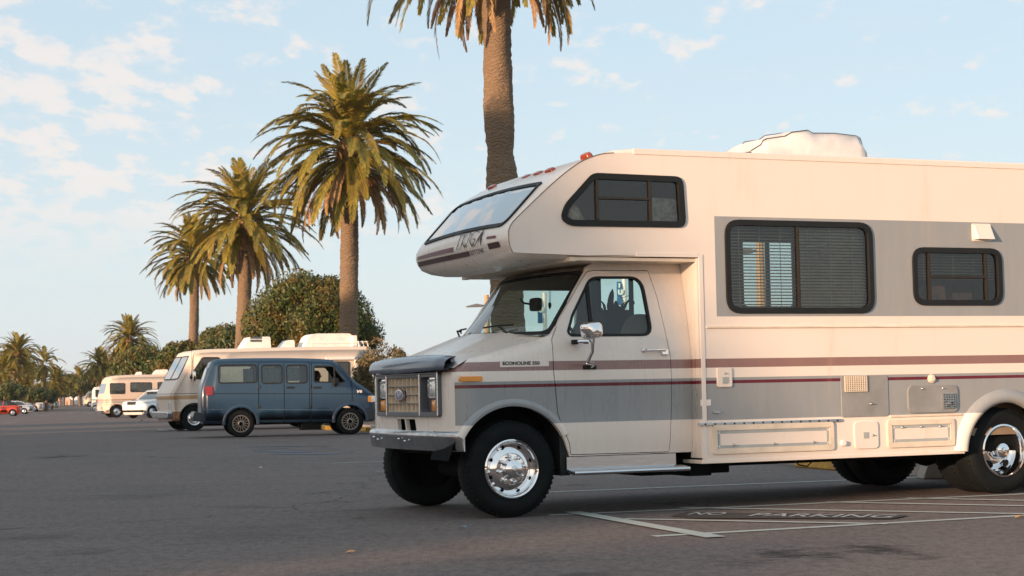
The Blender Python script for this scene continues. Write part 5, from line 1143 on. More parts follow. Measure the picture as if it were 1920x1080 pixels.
suv = dict(W=1.85, L=4.7, belt=1.12, wr=.37, lamp_z=.92, wheels=(.85, 3.65), body=[(.06, .30), (.0, .50), (.0, .85), (.10, 1.02), (.6, 1.08), (1.25, 1.14), (2.4, 1.16), (3.6, 1.18), (4.5, 1.16), (4.66, 1.0), (4.70, .6), (4.62, .3)],
    cab=[(1.22, 1.10), (1.95, 1.66), (4.2, 1.66), (4.55, 1.10)], roof=[(1.80, 1.60), (1.95, 1.68), (2.4, 1.72), (3.8, 1.71), (4.25, 1.66), (4.3, 1.6)], pillars=[((1.25, 1.12), (1.95, 1.65)), ((2.75, 1.12), (2.8, 1.65)), ((3.6, 1.12), (3.6, 1.65)), ((4.5, 1.12), (4.2, 1.65))], extra=[slots, rack])
p = G(249, 784.5); car('sport_utility_car', 'white sport utility car with slotted black grille, parked in front of the tan motorhome', 'car', (p.x+1.30, p.y+1.9, gz(p.y)), .95, suv, (.72, .74, .74))
sedan = dict(W=1.75, L=4.5, belt=.95, wr=.32, lamp_z=.68, tail_z=.80, wheels=(.85, 3.5), body=[(.08, .25), (.0, .45), (.02, .68), (.3, .82), (1.2, .94), (2.4, .97), (3.7, .99), (4.3, .97), (4.48, .8), (4.5, .45), (4.4, .25)],
    cab=[(1.15, .93), (2.0, 1.38), (3.1, 1.38), (3.95, .95)], roof=[(1.85, 1.33), (2.0, 1.39), (2.5, 1.42), (3.05, 1.40), (3.25, 1.33)], pillars=[((1.2, .95), (2.0, 1.37)), ((2.55, .95), (2.6, 1.38)), ((3.9, .97), (3.1, 1.37))])
mini = dict(W=1.68, L=3.7, belt=.92, wr=.30, lamp_z=.68, tail_z=.75, wheels=(.6, 3.05), body=[(.08, .22), (.0, .4), (.02, .65), (.2, .80), (.9, .90), (2.2, .93), (3.3, .95), (3.6, .85), (3.7, .6), (3.66, .25)],
    cab=[(.95, .88), (1.45, 1.34), (2.9, 1.34), (3.35, .92)], roof=[(1.35, 1.22), (1.5, 1.38), (2.6, 1.40), (3.1, 1.22), (3.45, .95), (2.6, .95), (2.5, 1.22)], pillars=[((1.0, .9), (1.45, 1.33)), ((2.2, .9), (2.25, 1.35))], roofm=M_black)
def bed(root, tm, L, W, m):
    mb = MB(); mb.box(L/2-1.75, L/2-.12, -W/2+.14, W/2-.14, 1.02, 1.045); mb.build('load_bed', M_dark, root)
pick = dict(W=1.95, L=5.4, belt=1.08, wr=.38, lamp_z=.85, tail_z=.88, wheels=(.95, 4.3), body=[(.06, .32), (.0, .5), (.02, .88), (.3, 1.02), (1.4, 1.08), (2.4, 1.10), (3.3, 1.10), (5.2, 1.10), (5.38, 1.04), (5.4, .6), (5.35, .35)],
    cab=[(1.35, 1.06), (1.9, 1.68), (3.3, 1.68), (3.5, 1.08)], roof=[(1.78, 1.60), (1.95, 1.70), (2.6, 1.74), (3.25, 1.71), (3.36, 1.6)], pillars=[((1.4, 1.08), (1.9, 1.67)), ((2.5, 1.08), (2.55, 1.68)), ((3.45, 1.08), (3.3, 1.68))], extra=[bed])
def put(spec, name, label, cat, px_, py_, paint, ang=.30, off=0, grp=None):
    """px_, py_: foot of the rear wheel nearest the camera"""
    p = G(px_, py_); L = spec['L']; s = spec['wheels'][1]-L/2; W = spec['W']; e = Vector((cos(ang), sin(ang), 0)); n = Vector((-sin(ang), cos(ang), 0)); c = p-e*s+n*(W/2)
    return car(name, label, cat, (c.x, c.y, gz(c.y)), ang, spec, paint, grp)
LG = 'cars parked along the left side of the lot'
put(mini, 'small_convertible', 'small red convertible car with black soft top at the left edge', 'car', 23.5, 780, (.52, .05, .015), .15, grp=LG)
put(sedan, 'silver_saloon', 'silver saloon car parked just behind the red convertible', 'car', 45, 776.5, (.40, .45, .50), .15, grp=LG)
put(pick, 'pickup_truck', 'white pickup truck with long tailgate side, parked beyond the silver saloon', 'pickup truck', 64, 772, (.72, .72, .72), .15, grp=LG)
put(suv, 'estate_car', 'pale white estate car, farthest of the left row before the palms', 'car', 79, 768.5, (.62, .66, .70), .15, grp=LG)
put(suv, 'family_car', 'white tall car half hidden behind the red convertible', 'car', 14, 772.5, (.70, .71, .72), .15, grp=LG)
put(sedan, 'dark_saloon', 'dark saloon car between the white pickup and the tall white car', 'car', 42, 770, (.03, .04, .05), .15, grp=LG)
put(sedan, 'light_blue_saloon', 'small light blue saloon car, farthest left of the aisle', 'car', 96, 764.6, (.35, .48, .55), .15, grp=LG)
# small camper and box van far down the right row
cam_, CFr, m_, P_ = coach('box_camper', 'small white box camper with red tail lamp beside the tan motorhome', 181, 770, .25,
    [(172, 766), (173, 732), (177, 726), (186, 725), (192, 726), (193, 766)], 2.2, [[(179, 731), (189, 731), (189, 744), (179, 744)]], [(748, 751, (.1, .25, .28))], [(178, 768), (189, 768)], (.62, .64, .62), cat='camper', wr=.30)
q = CFr.S(184, 752); mb = MB(); mb.lathe([(.0005, .04), (.2, .03), (.24, 0)], (q[0], 0, q[1]), 'y', 16, -1); mb.build('tail_lamp', M_red, cam_)
cam2, C2, m_, P_ = coach('tan_minibus', 'small tan minibus with dark wheel arch, farthest vehicle of the right row', 169, 762.5, .35,
    [(159, 760), (159, 749), (161, 745), (165, 737), (169, 734), (190, 733), (190, 760)], 1.9, [[(166, 745), (169, 738), (175, 738), (175, 745)]], [], [(169, 759), (184, 759)], (.58, .47, .36), cat='minibus', wr=.36)
# ================================================================== plants
def leafmat(name, c0, c1, c2=None, rough=.55, trl=.25):
    m, N, L, b = newmat(name); gi = N.new('ShaderNodeNewGeometry'); tc = N.new('ShaderNodeTexCoord')
    n = noise_node(N, L, tc.outputs['Object'], 1.1, 3, .6)
    c = mix_node(N, L, gi.outputs['Random Per Island'], c0, c1)
    if c2: c = mix_node(N, L, ramp(N, L, n, .45, .62, 0, .75), c, c2)
    L.new(c, b.inputs['Base Color']); b.inputs['Roughness'].default_value = rough
    t = N.new('ShaderNodeBsdfTranslucent'); L.new(c, t.inputs[0]); mx = N.new('ShaderNodeMixShader'); mx.inputs[0].default_value = trl
    L.new(b.outputs[0], mx.inputs[1]); L.new(t.outputs[0], mx.inputs[2]); L.new(mx.outputs[0], N['Material Output'].inputs[0]); return m
M_frond = leafmat('palm_frond', (.12, .135, .020), (.38, .30, .045), (.27, .19, .04)); M_dead = leafmat('dead_frond', (.26, .155, .07), (.42, .27, .12), None, .8, .1)
M_fan = leafmat('fan_frond', (.12, .14, .03), (.30, .26, .05), (.36, .23, .06))
M_leafA = leafmat('ficus_leaf', (.026, .058, .010), (.085, .115, .016), (.17, .10, .016)); M_leafB = leafmat('dark_leaf', (.035, .07, .02), (.10, .12, .025), (.13, .09, .022)); M_leafC = leafmat('dry_bush_leaf', (.12, .085, .03), (.22, .15, .06), (.10, .09, .03))
def barkmat():
    m, N, L, b = newmat('palm_bark'); tc = N.new('ShaderNodeTexCoord'); ob = tc.outputs['Object']
    sp = N.new('ShaderNodeSeparateXYZ'); L.new(ob, sp.inputs[0]); n = noise_node(N, L, ob, 2.2, 4, .6)
    z = math_node(N, L, 'ADD', math_node(N, L, 'MULTIPLY', sp.outputs[2], 58), math_node(N, L, 'MULTIPLY', n, 34)); w = math_node(N, L, 'SINE', z)
    f = noise_node(N, L, ob, 14, 4, .7, (1, 1, 2.4)); big = noise_node(N, L, ob, .8, 3, .6)
    c = mix_node(N, L, f, (.13, .088, .052), (.33, .235, .145)); c = mix_node(N, L, ramp(N, L, w, -1, -.1, .32, 0), c, (.07, .045, .032)); c = mix_node(N, L, ramp(N, L, big, .45, .7, 0, .5), c, (.20, .15, .12))
    L.new(c, b.inputs['Base Color']); b.inputs['Roughness'].default_value = .9
    bp = N.new('ShaderNodeBump'); bp.inputs['Strength'].default_value = .7; bp.inputs['Distance'].default_value = .03; L.new(math_node(N, L, 'ADD', w, math_node(N, L, 'MULTIPLY', f, 3)), bp.inputs['Height']); L.new(bp.outputs[0], b.inputs['Normal']); return m
M_bark = barkmat(); M_bark2 = mat('tree_bark', (.10, .075, .055), .9, var=.4, scale=8, bump=.5, bscale=20); M_boss = mat('cut_frond_bases', (.30, .19, .09), .8, var=.4, scale=5)
def frond(mb, base, az, e0, L, droop, nl, lw, ll, rr, twist=0, vee=.25):
    t0 = np.linspace(0, 1, 15); e = e0-droop*t0**1.25; ds = L/14; x = np.concatenate([[0], np.cumsum(np.cos((e[1:]+e[:-1])/2)*ds)]); z = np.concatenate([[0], np.cumsum(np.sin((e[1:]+e[:-1])/2)*ds)])
    ca, sa = cos(az), sin(az); base = np.array(base); vs = []; fs = []
    side = np.array([-sa, ca, 0.0]); bend = rr.uniform(-.12, .12)*L
    def pos(t): h = np.interp(t, t0, x); v = np.interp(t, t0, z); return base+np.array([ca*h, sa*h, v])+side*bend*t*t
    def tan(t): ee = np.interp(t, t0, e); return np.array([ca*cos(ee), sa*cos(ee), sin(ee)])
    # rib
    b0 = len(mb.v); k = 9
    for i in range(k):
        t = i/(k-1); p = pos(t); w = .045*(1-t)+.008; T = tan(t); nn = np.cross(T, side)
        vs += [p+side*w, p-side*w, p+nn*w*.7]
    for i in range(k-1):
        for j in range(3): fs.append((3*i+j, 3*i+(j+1) % 3, 3*i+3+(j+1) % 3, 3*i+3+j))
    for i in range(nl):
        t = .10+.90*i/(nl-1); T = tan(t); up = np.cross(T, side); up = up if up[2] > 0 else -up
        l = ll*(min(1, .35+2.2*t)*(1-max(0, (t-.6)/.4)**2*.72))
        for sg in (-1, 1):
            d = side*sg*.80+T*(.75+.6*t)+up*vee*(1+rr.uniform(-.5, .5))+np.array([rr.uniform(-.12, .12), rr.uniform(-.12, .12), -.22-rr.random()*.25]); d /= np.linalg.norm(d)
            p = pos(t); q = np.cross(d, up); q /= (np.linalg.norm(q)+1e-9); l2 = l*rr.uniform(.85, 1.12)
            mid = p+d*l2*.45; tip = p+d*l2+np.array([0, 0, -.10*l2]); n0 = len(vs)
            vs += [p, mid+q*lw, tip, mid-q*lw]; fs.append((n0, n0+1, n0+2, n0+3))
    mb.add(vs, fs, False)
def date_crown(seed, nf, L, ndead, nl=72, lw=.031, ll=.50, bossr=.42, skirt=.0):
    rr = random.Random(seed); g = MB(); d = MB()
    for i in range(nf):
        f = (i+.5)/nf; az = i*2.39996+rr.uniform(-.3, .3); e0 = radians(86-116*f**.95+rr.uniform(-12, 12)); LL = L*min(1, .66+1.3*f)*rr.uniform(.82, 1.08)*(1-.15*max(0, f-.75)/.25)
        droop = radians(46+44*(1-abs(f-.35))+rr.uniform(-20, 20)) if f > .1 else radians(18+rr.uniform(0, 35))
        if e0 < radians(-5): droop = min(radians(50+rr.uniform(-14, 14)+14*(1-f)), e0+radians(88))
        zb = .9-1.3*f; rb = bossr*(.35+.65*sin(min(1, f*1.3)*pi/2)); frond(g, (cos(az)*rb, sin(az)*rb, zb), az, e0, LL, droop, nl, lw, ll, rr)
    for i in range(ndead):
        az = rr.uniform(0, 2*pi); e0 = radians(rr.uniform(-45, -10)); frond(d, (cos(az)*bossr, sin(az)*bossr, -.5-rr.random()*.5), az, e0, L*rr.uniform(.6, .85), radians(62), nl-10, lw*.8, ll*.6, rr)
    return g, d
def trunk_mb(H, r0, r1, seed, seg=150, n=26, lean=(0, 0), rough=.03, necks=()):
    rr = random.Random(seed); rows = []; offs = [rr.uniform(0, 6) for _ in range(8)]
    for i in range(seg+1):
        t = i/seg; z = -H*(1-t); r = r0+(r1-r0)*t+.22*r0*max(0, 1-t*14)**2
        for zn, a, w in necks: r *= 1+a*math.exp(-((z-zn)/w)**2)
        row = []
        for k in range(n):
            q = 2*pi*k/n; rj = r*(1+rough*sin(3*q+offs[0]+z*.7)+rough*.7*sin(5*q+offs[1]-z*1.3)+rough*.5*sin(z*2.1+offs[2]))+(rr.uniform(-.022, .022) if seg > 40 else 0)
            row.append((rj*cos(q)+lean[0]*(1-t)**2.5, rj*sin(q)+lean[1]*(1-t)**2.5, z))
        rows.append(row)
    mb = MB(); mb.grid(rows, True, True); return mb
def boss_mb(seed, r=.55, h=1.5):
    rr = random.Random(seed); mb = MB(); mb.lathe([(r*.62, -h), (r*.95, -h*.75), (r, -h*.4), (r*.9, 0), (r*.6, .5), (.01, .8)], (0, 0, 0), 'z', 24)
    for i in range(150):
        f = i/150; z = -h*.85+f*(h+.3); a = i*2.39996; rb = r*.95; c = Vector((cos(a)*rb, sin(a)*rb, z)); o = Vector((cos(a), sin(a), .55)).normalized(); sd = Vector((-sin(a), cos(a), 0)); u = o.cross(sd)
        w = .07; l = rr.uniform(.10, .20); tip = c+o*l; mb.add([c+sd*w, c-sd*w, tip-sd*w*.7, tip+sd*w*.7, c-u*.06, tip-u*.03], [(0, 1, 2, 3), (0, 3, 5, 4), (1, 4, 5, 2), (2, 5, 3)])
    return mb
def palm(px_, py_heart, Y, L, label, seed, r0=.42, r1=.36, nf=120, ndead=26, lean=(0, 0), necks=(), nl=72, lw=.031, ll=.50, group='tall date palms in a row beyond the parked vehicles', boss=True):
    c = at(px_, py_heart, Y); H = c.z-gz(Y)+.1; root = empty('date_palm', (c.x, c.y, c.z)); root.rotation_euler = (0, 0, seed*1.3); tag(root, label, 'palm tree', group)
    lz = seed*1.3; ln = (lean[0]*cos(-lz), lean[0]*sin(-lz))
    g, d = date_crown(seed, nf, L, ndead, nl, lw, ll); g.build('crown', M_frond, root, ang=0); d.build('dead_fronds', M_dead, root, ang=0)
    trunk_mb(H, r0, r1, seed, lean=ln, necks=necks).build('trunk', M_bark, root, ang=60)
    if boss: boss_mb(seed, r1*1.6, 2.1 if seed in (3, 5) else 1.5).build('frond_bases', M_boss, root, ang=30)
    return root
P1 = palm(927, -165, 54, 5.0, 'tallest date palm, crown cut off by the top edge, trunk behind the cream motorhome', 3, .54, .385, necks=((-7.5, -.13, .38), (-8.5, .05, .6), (-4.9, .07, .14), (-6.2, .04, .6), (-3.2, .05, .3)), lean=(.30, 0))
P2 = palm(653, 285, 74, 4.3, 'full date palm with heavy drooping brown skirt, trunk rising behind the blue van', 5, .40, .36, nf=132, ndead=34, lean=(-.25, 0))
P3 = palm(459, 420, 96, 4.15, 'date palm with wide arching crown left of the round green tree', 8, .40, .36, nf=118, ndead=16, lean=(-.75, 0))
P4 = palm(364, 485, 128, 3.7, 'date palm with crown partly hidden behind the next, leftmost of the tall ones', 11, .36, .32, nf=100, ndead=14, lean=(-.6, 0))
# a thin open-crowned palm for the far end
def open_palm():
    root = empty('slim_palm', (0, 0, 0)); g, dd = date_crown(31, 30, 3.6, 3, 60, .045, .62, .25); g.build('crown', M_frond, root, ang=0); dd.build('dead_fronds', M_dead, root, ang=0); trunk_mb(8, .30, .22, 31, 30, 14, lean=(.5, .2)).build('trunk', M_bark, root, ang=60); tag(root, 'x', 'palm tree'); return root
P5 = open_palm()
# far date palms: copies
def far_palm(src, px_, pyh, Y, sc, label, own=False):
    c = src if own else copy_tree(src); p = at(px_, pyh, Y); c.location = p; c.rotation_euler = (0, 0, rnd.uniform(0, 6)); c.scale = (sc, sc, sc)
    tr = [o for o in c.children if o.name.startswith('trunk')][0]; H = (p.z-gz(Y))/sc; cz = -min(v.co.z for v in tr.data.vertices); tr.scale = (.8, .8, (H+.1)/cz)
    c['label'] = label; c['group'] = 'smaller palms far down the lot'; return c
for a in ((243, 640, 185, .85, 'date palm rising behind the brownish green trees above the tan motorhome'), (186, 688, 235, .80, 'golden drooping date palm left of the brownish green trees'), (196, 694, 260, .75, 'shorter date palm tucked right of the golden drooping one'),
          (218, 676, 250, .55, 'small date palm peeping over the trees at their left shoulder'), 
          (107, 716, 270, .72, 'date palm at left end of the dark green clump closing the aisle'), (100, 735, 240, .50, 'low golden date palm beside the pale grey roof'), (64, 740, 230, .42, 'low dense date palm behind the white pickup'),
          (34, 668, 225, .92, 'big golden date palm, tallest at the left edge'), (16, 684, 240, .8, 'golden date palm crowded against the left of the tallest one'), (3, 704, 215, .8, 'date palm cut by the left edge of the picture'), (46, 728, 225, .5, 'stubby date palm between the big golden palm and the slim palm')):
    far_palm(P4, *a)
far_palm(P5, 84, 684, 220, .80, 'slim date palm with open crown standing clear left of the aisle end', True)
for a in ((83, 717, 235, .72, 'short open-crowned palm behind the slim one'), (148, 712, 290, .85, 'open-crowned palm standing up out of the dark green clump'), (62, 700, 280, .6, 'tiny faraway palm between the fan palms and the slim palm')): far_palm(P5, *a)
# fan palms
def fan_palm(px_, py_, Y, R, label, seed, r=.28):
    rr = random.Random(seed); c = at(px_, py_, Y); H = c.z-gz(Y); root = empty('fan_palm', c); tag(root, label, 'palm tree', 'fan palms at the left edge'); g = MB(); d = MB()
    for i in range(62):
        f = i/62; az = i*2.39996; e = radians(80-150*f+rr.uniform(-10, 10)); mbx = g if f < .72 else d; dr = np.array([cos(az)*cos(e), sin(az)*cos(e), sin(e)]); st = R*.5; c0 = dr*st; sd = np.array([-sin(az), cos(az), 0]); up = np.cross(dr, sd)
        vs = [(0, 0, 0), tuple(c0+sd*.03), tuple(c0-sd*.03)]; fs = [(0, 1, 2)]
        for k in range(15):
            q = radians(-100+200*k/14); dd = dr*cos(q)+sd*sin(q)+np.array([0, 0, -.25]); n = np.cross(dd, up); n /= np.linalg.norm(n)+1e-9; l = R*.55*rr.uniform(.85, 1.1); b0 = len(vs); m_ = c0+dd*l*.5
            vs += [tuple(c0), tuple(m_+n*.05), tuple(c0+dd*l+np.array([0, 0, -.12*l])), tuple(m_-n*.05)]; fs.append((b0, b0+1, b0+2, b0+3))
        mbx.add(vs, fs, False)
    g.build('crown', M_fan, root, ang=0); d.build('dead_fronds', M_dead, root, ang=0); trunk_mb(H, r*1.2, r, seed, 30, 14).build('trunk', M_bark, root, ang=60); return root
fan_palm(47, 697, 300, 1.4, 'thin fan palm with tiny crown right of the big golden palm', 6, .16); fan_palm(59, 690, 320, 1.5, 'slender faraway fan palm against the open sky', 7, .15); fan_palm(42, 708, 245, 2.2, 'low fan palm under the big golden crown', 9)

def crown_cloud(seed, rx, ry, rz, nleaf, leaf, lobes=60, lobe_r=.34, low=-.55):
    """leaf-sized faces spread over many clumps that make an uneven crown"""
    R = np.random.RandomState(seed); C = []
    while len(C) < lobes:
        v = R.normal(size=3); v /= np.linalg.norm(v)
        if v[2] < low: continue
        C.append(v*(R.uniform(.62, .86)))
    C = np.array(C); LR = R.uniform(.7, 1.25, lobes)*lobe_r; idx = R.randint(0, lobes, nleaf); d = R.normal(size=(nleaf, 3)); d /= np.linalg.norm(d, axis=1)[:, None]
    rad = R.uniform(.72, 1.06, nleaf)[:, None]; U = C[idx]+d*rad*LR[idx][:, None]; keep = (np.linalg.norm(U, axis=1) > .50); U = U[keep]; d = d[keep]; n = len(U)
    Pp = U*np.array([rx, ry, rz]); nrm = d+R.normal(size=(n, 3))*.55; nrm /= np.linalg.norm(nrm, axis=1)[:, None]; t = np.cross(nrm, R.normal(size=(n, 3))); t[:, 2] -= .5; t /= np.linalg.norm(t, axis=1)[:, None]; b = np.cross(nrm, t)
    s = leaf*R.uniform(.6, 1.3, n)[:, None]; A = Pp-t*s; B = Pp+b*s*.38; Cc = Pp+t*s; D = Pp-b*s*.38
    V = np.stack([A, B, Cc, D], 1).reshape(-1, 3); F = np.arange(4*n).reshape(-1, 4); return V, F
def mesh_np(name, V, F, m, par):
    me = bpy.data.meshes.new(name); me.vertices.add(len(V)); me.vertices.foreach_set('co', V.astype(np.float32).ravel()); me.loops.add(F.size); me.loops.foreach_set('vertex_index', F.astype(np.int32).ravel()); me.polygons.add(len(F)); me.polygons.foreach_set('loop_start', np.arange(0, F.size, 4, dtype=np.int32)); me.update(calc_edges=True); me.materials.append(m)
    o = bpy.data.objects.new(name, me); COL.objects.link(o); o.parent = par; return o
def tree(name, label, pos, rx, ry, rz, cz, seed, m, nleaf=16000, leaf=.16, trunk=.22, cat='tree', group=None, lobes=60, low=-.55, core=True):
    root = empty(name, pos); tag(root, label, cat, group); V, F = crown_cloud(seed, rx, ry, rz, nleaf, leaf, lobes, low=low); V[:, 2] += cz; cr = mesh_np('crown', V, F, m, root)
    mb = MB(); rr = random.Random(seed); mb.tube([(0, 0, -.1), (.05, 0, cz*.4), (-.05, .05, cz)], [trunk*1.3, trunk, trunk*.7], 10)
    for k in range(7): a = k*.9+rr.random(); mb.tube([(0, 0, cz*.55), (cos(a)*rx*.3, sin(a)*ry*.3, cz*.85), (cos(a)*rx*.62, sin(a)*ry*.62, cz+rz*rr.uniform(-.1, .5))], [trunk*.6, trunk*.35, .03], 7)
    mb.build('trunk', M_bark2, root)
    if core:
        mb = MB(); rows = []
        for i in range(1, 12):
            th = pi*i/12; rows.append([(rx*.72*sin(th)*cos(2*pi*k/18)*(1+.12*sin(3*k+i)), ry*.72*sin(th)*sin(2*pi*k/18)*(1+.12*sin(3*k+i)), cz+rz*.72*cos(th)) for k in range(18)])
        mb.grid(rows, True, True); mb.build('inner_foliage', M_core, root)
    return root
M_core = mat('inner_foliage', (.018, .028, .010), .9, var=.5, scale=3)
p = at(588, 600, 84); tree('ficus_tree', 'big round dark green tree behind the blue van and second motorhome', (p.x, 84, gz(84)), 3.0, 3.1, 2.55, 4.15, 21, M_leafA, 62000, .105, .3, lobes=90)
p = at(424, 650, 118); tree('ficus_tree', 'green tree just left of the big round one, behind the wide arching palm', (p.x, 118, gz(118)), 1.9, 2.6, 2.2, 3.9, 22, M_leafB, 12000, .15)
p = at(345, 650, 128); tree('ficus_tree', 'lighter green tree over the nose of the second motorhome', (p.x, 128, gz(128)), 2.3, 2.4, 1.9, 3.4, 23, M_leafA, 14000, .15)
p = at(392, 650, 132); tree('ficus_tree', 'small green tree in the gap between the two leftmost tall palms', (p.x, 132, gz(132)), 1.6, 2.2, 2.0, 4.0, 29, M_leafB, 10000, .15)
p = at(264, 670, 170); tree('ficus_tree', 'wide brownish green tree above the tan motorhome', (p.x, 170, gz(170)), 2.8, 2.6, 2.5, 3.9, 24, M_leafA, 14000, .18)
p = at(236, 680, 178); tree('ficus_tree', 'brownish green tree at the left end of the trees over the tan motorhome', (p.x, 178, gz(178)), 1.7, 2.2, 2.2, 3.4, 28, M_leafA, 9000, .18)
for i, (x, y, Y, r_, h, lb) in enumerate(((120, 728, 300, 2.6, 2.6, 'dark green round tree at left of the clump closing the aisle'), (137, 726, 300, 2.6, 2.8, 'dark green round tree in the middle of the clump closing the aisle'), (168, 724, 290, 2.4, 2.9, 'dark green round tree at right of the clump closing the aisle'), (152, 728, 310, 2.4, 2.6, 'dark green tree set back in the clump closing the aisle'))):
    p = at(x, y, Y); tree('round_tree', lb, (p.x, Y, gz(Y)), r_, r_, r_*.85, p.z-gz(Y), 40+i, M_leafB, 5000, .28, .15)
for i, (x, y, Y, r_, lb) in enumerate(((14, 738, 205, 2.0, 'low green shrub behind the red convertible'), (60, 742, 215, 1.9, 'low green shrub behind the white pickup'), (84, 744, 225, 1.6, 'low shrub near the foot of the slim palm'))):
    p = at(x, y, Y); tree('low_shrub', lb, (p.x, Y, gz(Y)), r_, r_, 1.2, max(.9, p.z-gz(Y)), 50+i, M_leafB, 4000, .2, .08, 'shrub')
p = at(716, 700, 47); tree('dry_shrub', 'dry yellow-brown shrub between the blue van and the cream motorhome bonnet', (p.x, 47, gz(47)), 0.82, .8, 1.10, 1.35, 61, M_leafC, 9000, .055, .05, 'shrub', lobes=50, low=-1, core=False)

# ---- kerb, planting strip, wheel stops
K0 = Vector((6.0, 9.6, 0)); K1 = Vector((3.75, 20.0, 0)); K2 = Vector((-3.4, 48.0, 0)); KD = (K2-K1).normalized(); K3 = K2+KD*120; KN = Vector((KD.y, -KD.x, 0))
M_conc = mat('concrete', (.30, .27, .24), .85, var=.15, scale=5, bump=.2); M_soil = mat('dry_soil', (.16, .12, .085), .95, var=.3, scale=2, bump=.6, bscale=25); M_yel = mat('yellow_road_paint', (.42, .23, .03), .75, var=.35, scale=12)
def strip(nm, off0, off1, z0, z1, m, kind='structure'):
    mb = MB(); pts = [K1-KD*12+KD*t for t in np.linspace(0, 165, 60)]; rows = []
    for q in pts:
        a_ = q+KN*off0; b_ = q+KN*off1; g_ = gz(q.y); rows.append([(a_.x, a_.y, g_+z0), (a_.x, a_.y, g_+z1-.012), (a_.x+KN.x*.012, a_.y+KN.y*.012, g_+z1), (b_.x, b_.y, g_+z1), (b_.x, b_.y, g_+z0)])
    mb.grid(rows, False); tag(mb.build(nm, m, ang=0), kind=kind)
strip('kerb', 0, .16, -.02, .14, M_conc); strip('planting_strip', .163, 9.0, -.02, .115, M_soil)
def wstop(px_, py_, lab, grp='yellow wheel stops along the kerb'):
    p = G(px_, py_); mb = MB(); M4 = Matrix.Translation(p) @ Matrix.Rotation(atan2(KD.y, KD.x), 4, 'Z'); P = rpoly([(-.09, 0), (.09, 0), (.06, .13), (-.06, .13)], .02, 2)
    mb.prism(P, lambda a_, z: tuple(M4 @ Vector((-.75, a_, z))), lambda a_, z: tuple(M4 @ Vector((.75, a_, z)))); tag(mb.build('wheel_stop', M_yel, bev=.01), lab, 'wheel stop', grp)
wstop(1552, 880, 'yellow wheel stop seen under the floor of the cream motorhome'); wstop(682, 809, 'yellow wheel stop at the nose of the dark blue van'); wstop(610, 806, 'yellow wheel stop glimpsed under the dark blue van')
p = G(1766, 897); mb = MB(); mb.prism([(-.22, 0), (.22, 0), (.07, .42), (-.07, .42)], lambda x, z: (p.x+x, p.y-.15, z), lambda x, z: (p.x+x, p.y+.15, z)); tag(mb.build('concrete_footing', M_conc, bev=.01), 'small tapered concrete footing seen under the motorhome before its rear wheel', 'concrete footing')
# ---- lamp post
def lamp_post(px_, pyt, Y, label, arm=.5):
    t = at(px_, pyt, Y); g_ = gz(Y); root = empty('street_lamp', (t.x, t.y, g_)); tag(root, label, 'street lamp'); h = t.z-g_
    mb = MB(); mb.tube([(0, 0, 0), (0, 0, h)], [.16, .085], 10); mb.build('pole', mat('tan_pole_paint', (.42, .27, .16), .6), root)
    mb = MB(); mb.tube([(0, 0, h-.35), (-arm*.4, 0, h-.38)], .03, 6); mb.build('arm', M_grey, root)
    mb = MB(); mb.prism(rpoly([(-arm-.25, h-.42), (-arm*.3, h-.42), (-arm*.3, h-.34), (-arm*.7, h-.30), (-arm-.2, h-.38)], .03, 2), lambda x, z: (x, -.10, z), lambda x, z: (x, .10, z)); mb.build('lamp_head', M_grey, root, bev=.02)
lamp_post(912, 553, 62, 'tan lamp post with grey head, seen just left of the cropped palm trunk')
lamp_post(1424, 440, 40, 'tan lamp post glimpsed through the blinds of the large side window', .5)
# ---- blue banners seen through the cab
def banner(x, y0, y1, Y, wpx, lab):
    a_ = at(x, y0, Y); b_ = at(x, y1, Y); w = wpx/3316*Y/2; root = empty('banner_pole', (a_.x, Y, gz(Y))); tag(root, lab, 'banner', 'blue banners beyond the motorhome'); g_ = gz(Y)
    mb = MB(); mb.tube([(w+.04, .03, 0), (w+.04, .03, a_.z-g_+.1)], .035, 8); mb.build('pole', M_white, root)
    mb = MB(); rows = [[(-w+2*w*i/6, .03*sin(j*.9+i*.5), b_.z-g_+(a_.z-b_.z)*j/12) for i in range(7)] for j in range(13)]; mb.grid(rows); bn = mb.build('banner_cloth', M_blue_cloth, root)
    mb = MB(); H = a_.z-b_.z
    text_mb(mb, 'I', H*.2, lambda X, Z, q: (X-w*.25, -.05-q, b_.z-g_+H*.76+Z), .002, bold=.01); text_mb(mb, 'U', H*.26, lambda X, Z, q: (X-w*.6, -.05-q, b_.z-g_+H*.45+Z), .002, bold=.01); mb.build('banner_lettering', M_pale, bn)
banner(1012, 560, 606, 30, 9, 'narrow blue banner with pale lettering seen through the windscreen'); banner(1161, 528, 572, 30, 10, 'narrow blue banner with pale lettering seen through the cab door window')
# ---- far buildings, tents, hills
def tent(x, yb, Y, w, h, m, lab, nm='white_tent'):
    p = at(x, yb, Y); g_ = gz(Y); root = empty(nm, (p.x, Y, g_)); tag(root, lab, 'tent' if 'tent' in nm else 'building')
    mb = MB(); mb.box(-w/2, w/2, -w/2, w/2, 0, h*.6); mb.build('wall', m, root); mb = MB(); mb.add([(-w*.55, -w*.55, h*.58), (w*.55, -w*.55, h*.58), (w*.55, w*.55, h*.58), (-w*.55, w*.55, h*.58), (0, 0, h)], [(0, 1, 4), (1, 2, 4), (2, 3, 4), (3, 0, 4), (0, 3, 2, 1)]); mb.build('roof', m, root)
    mb = MB(); mb.box(-w*.12, w*.12, -w/2-.03, -w/2+.02, 0, h*.45); mb.build('door', M_int, root)
M_peach = mat('peach_render', (.55, .36, .27), .8); M_groof = mat('grey_roof', (.20, .21, .20), .8)
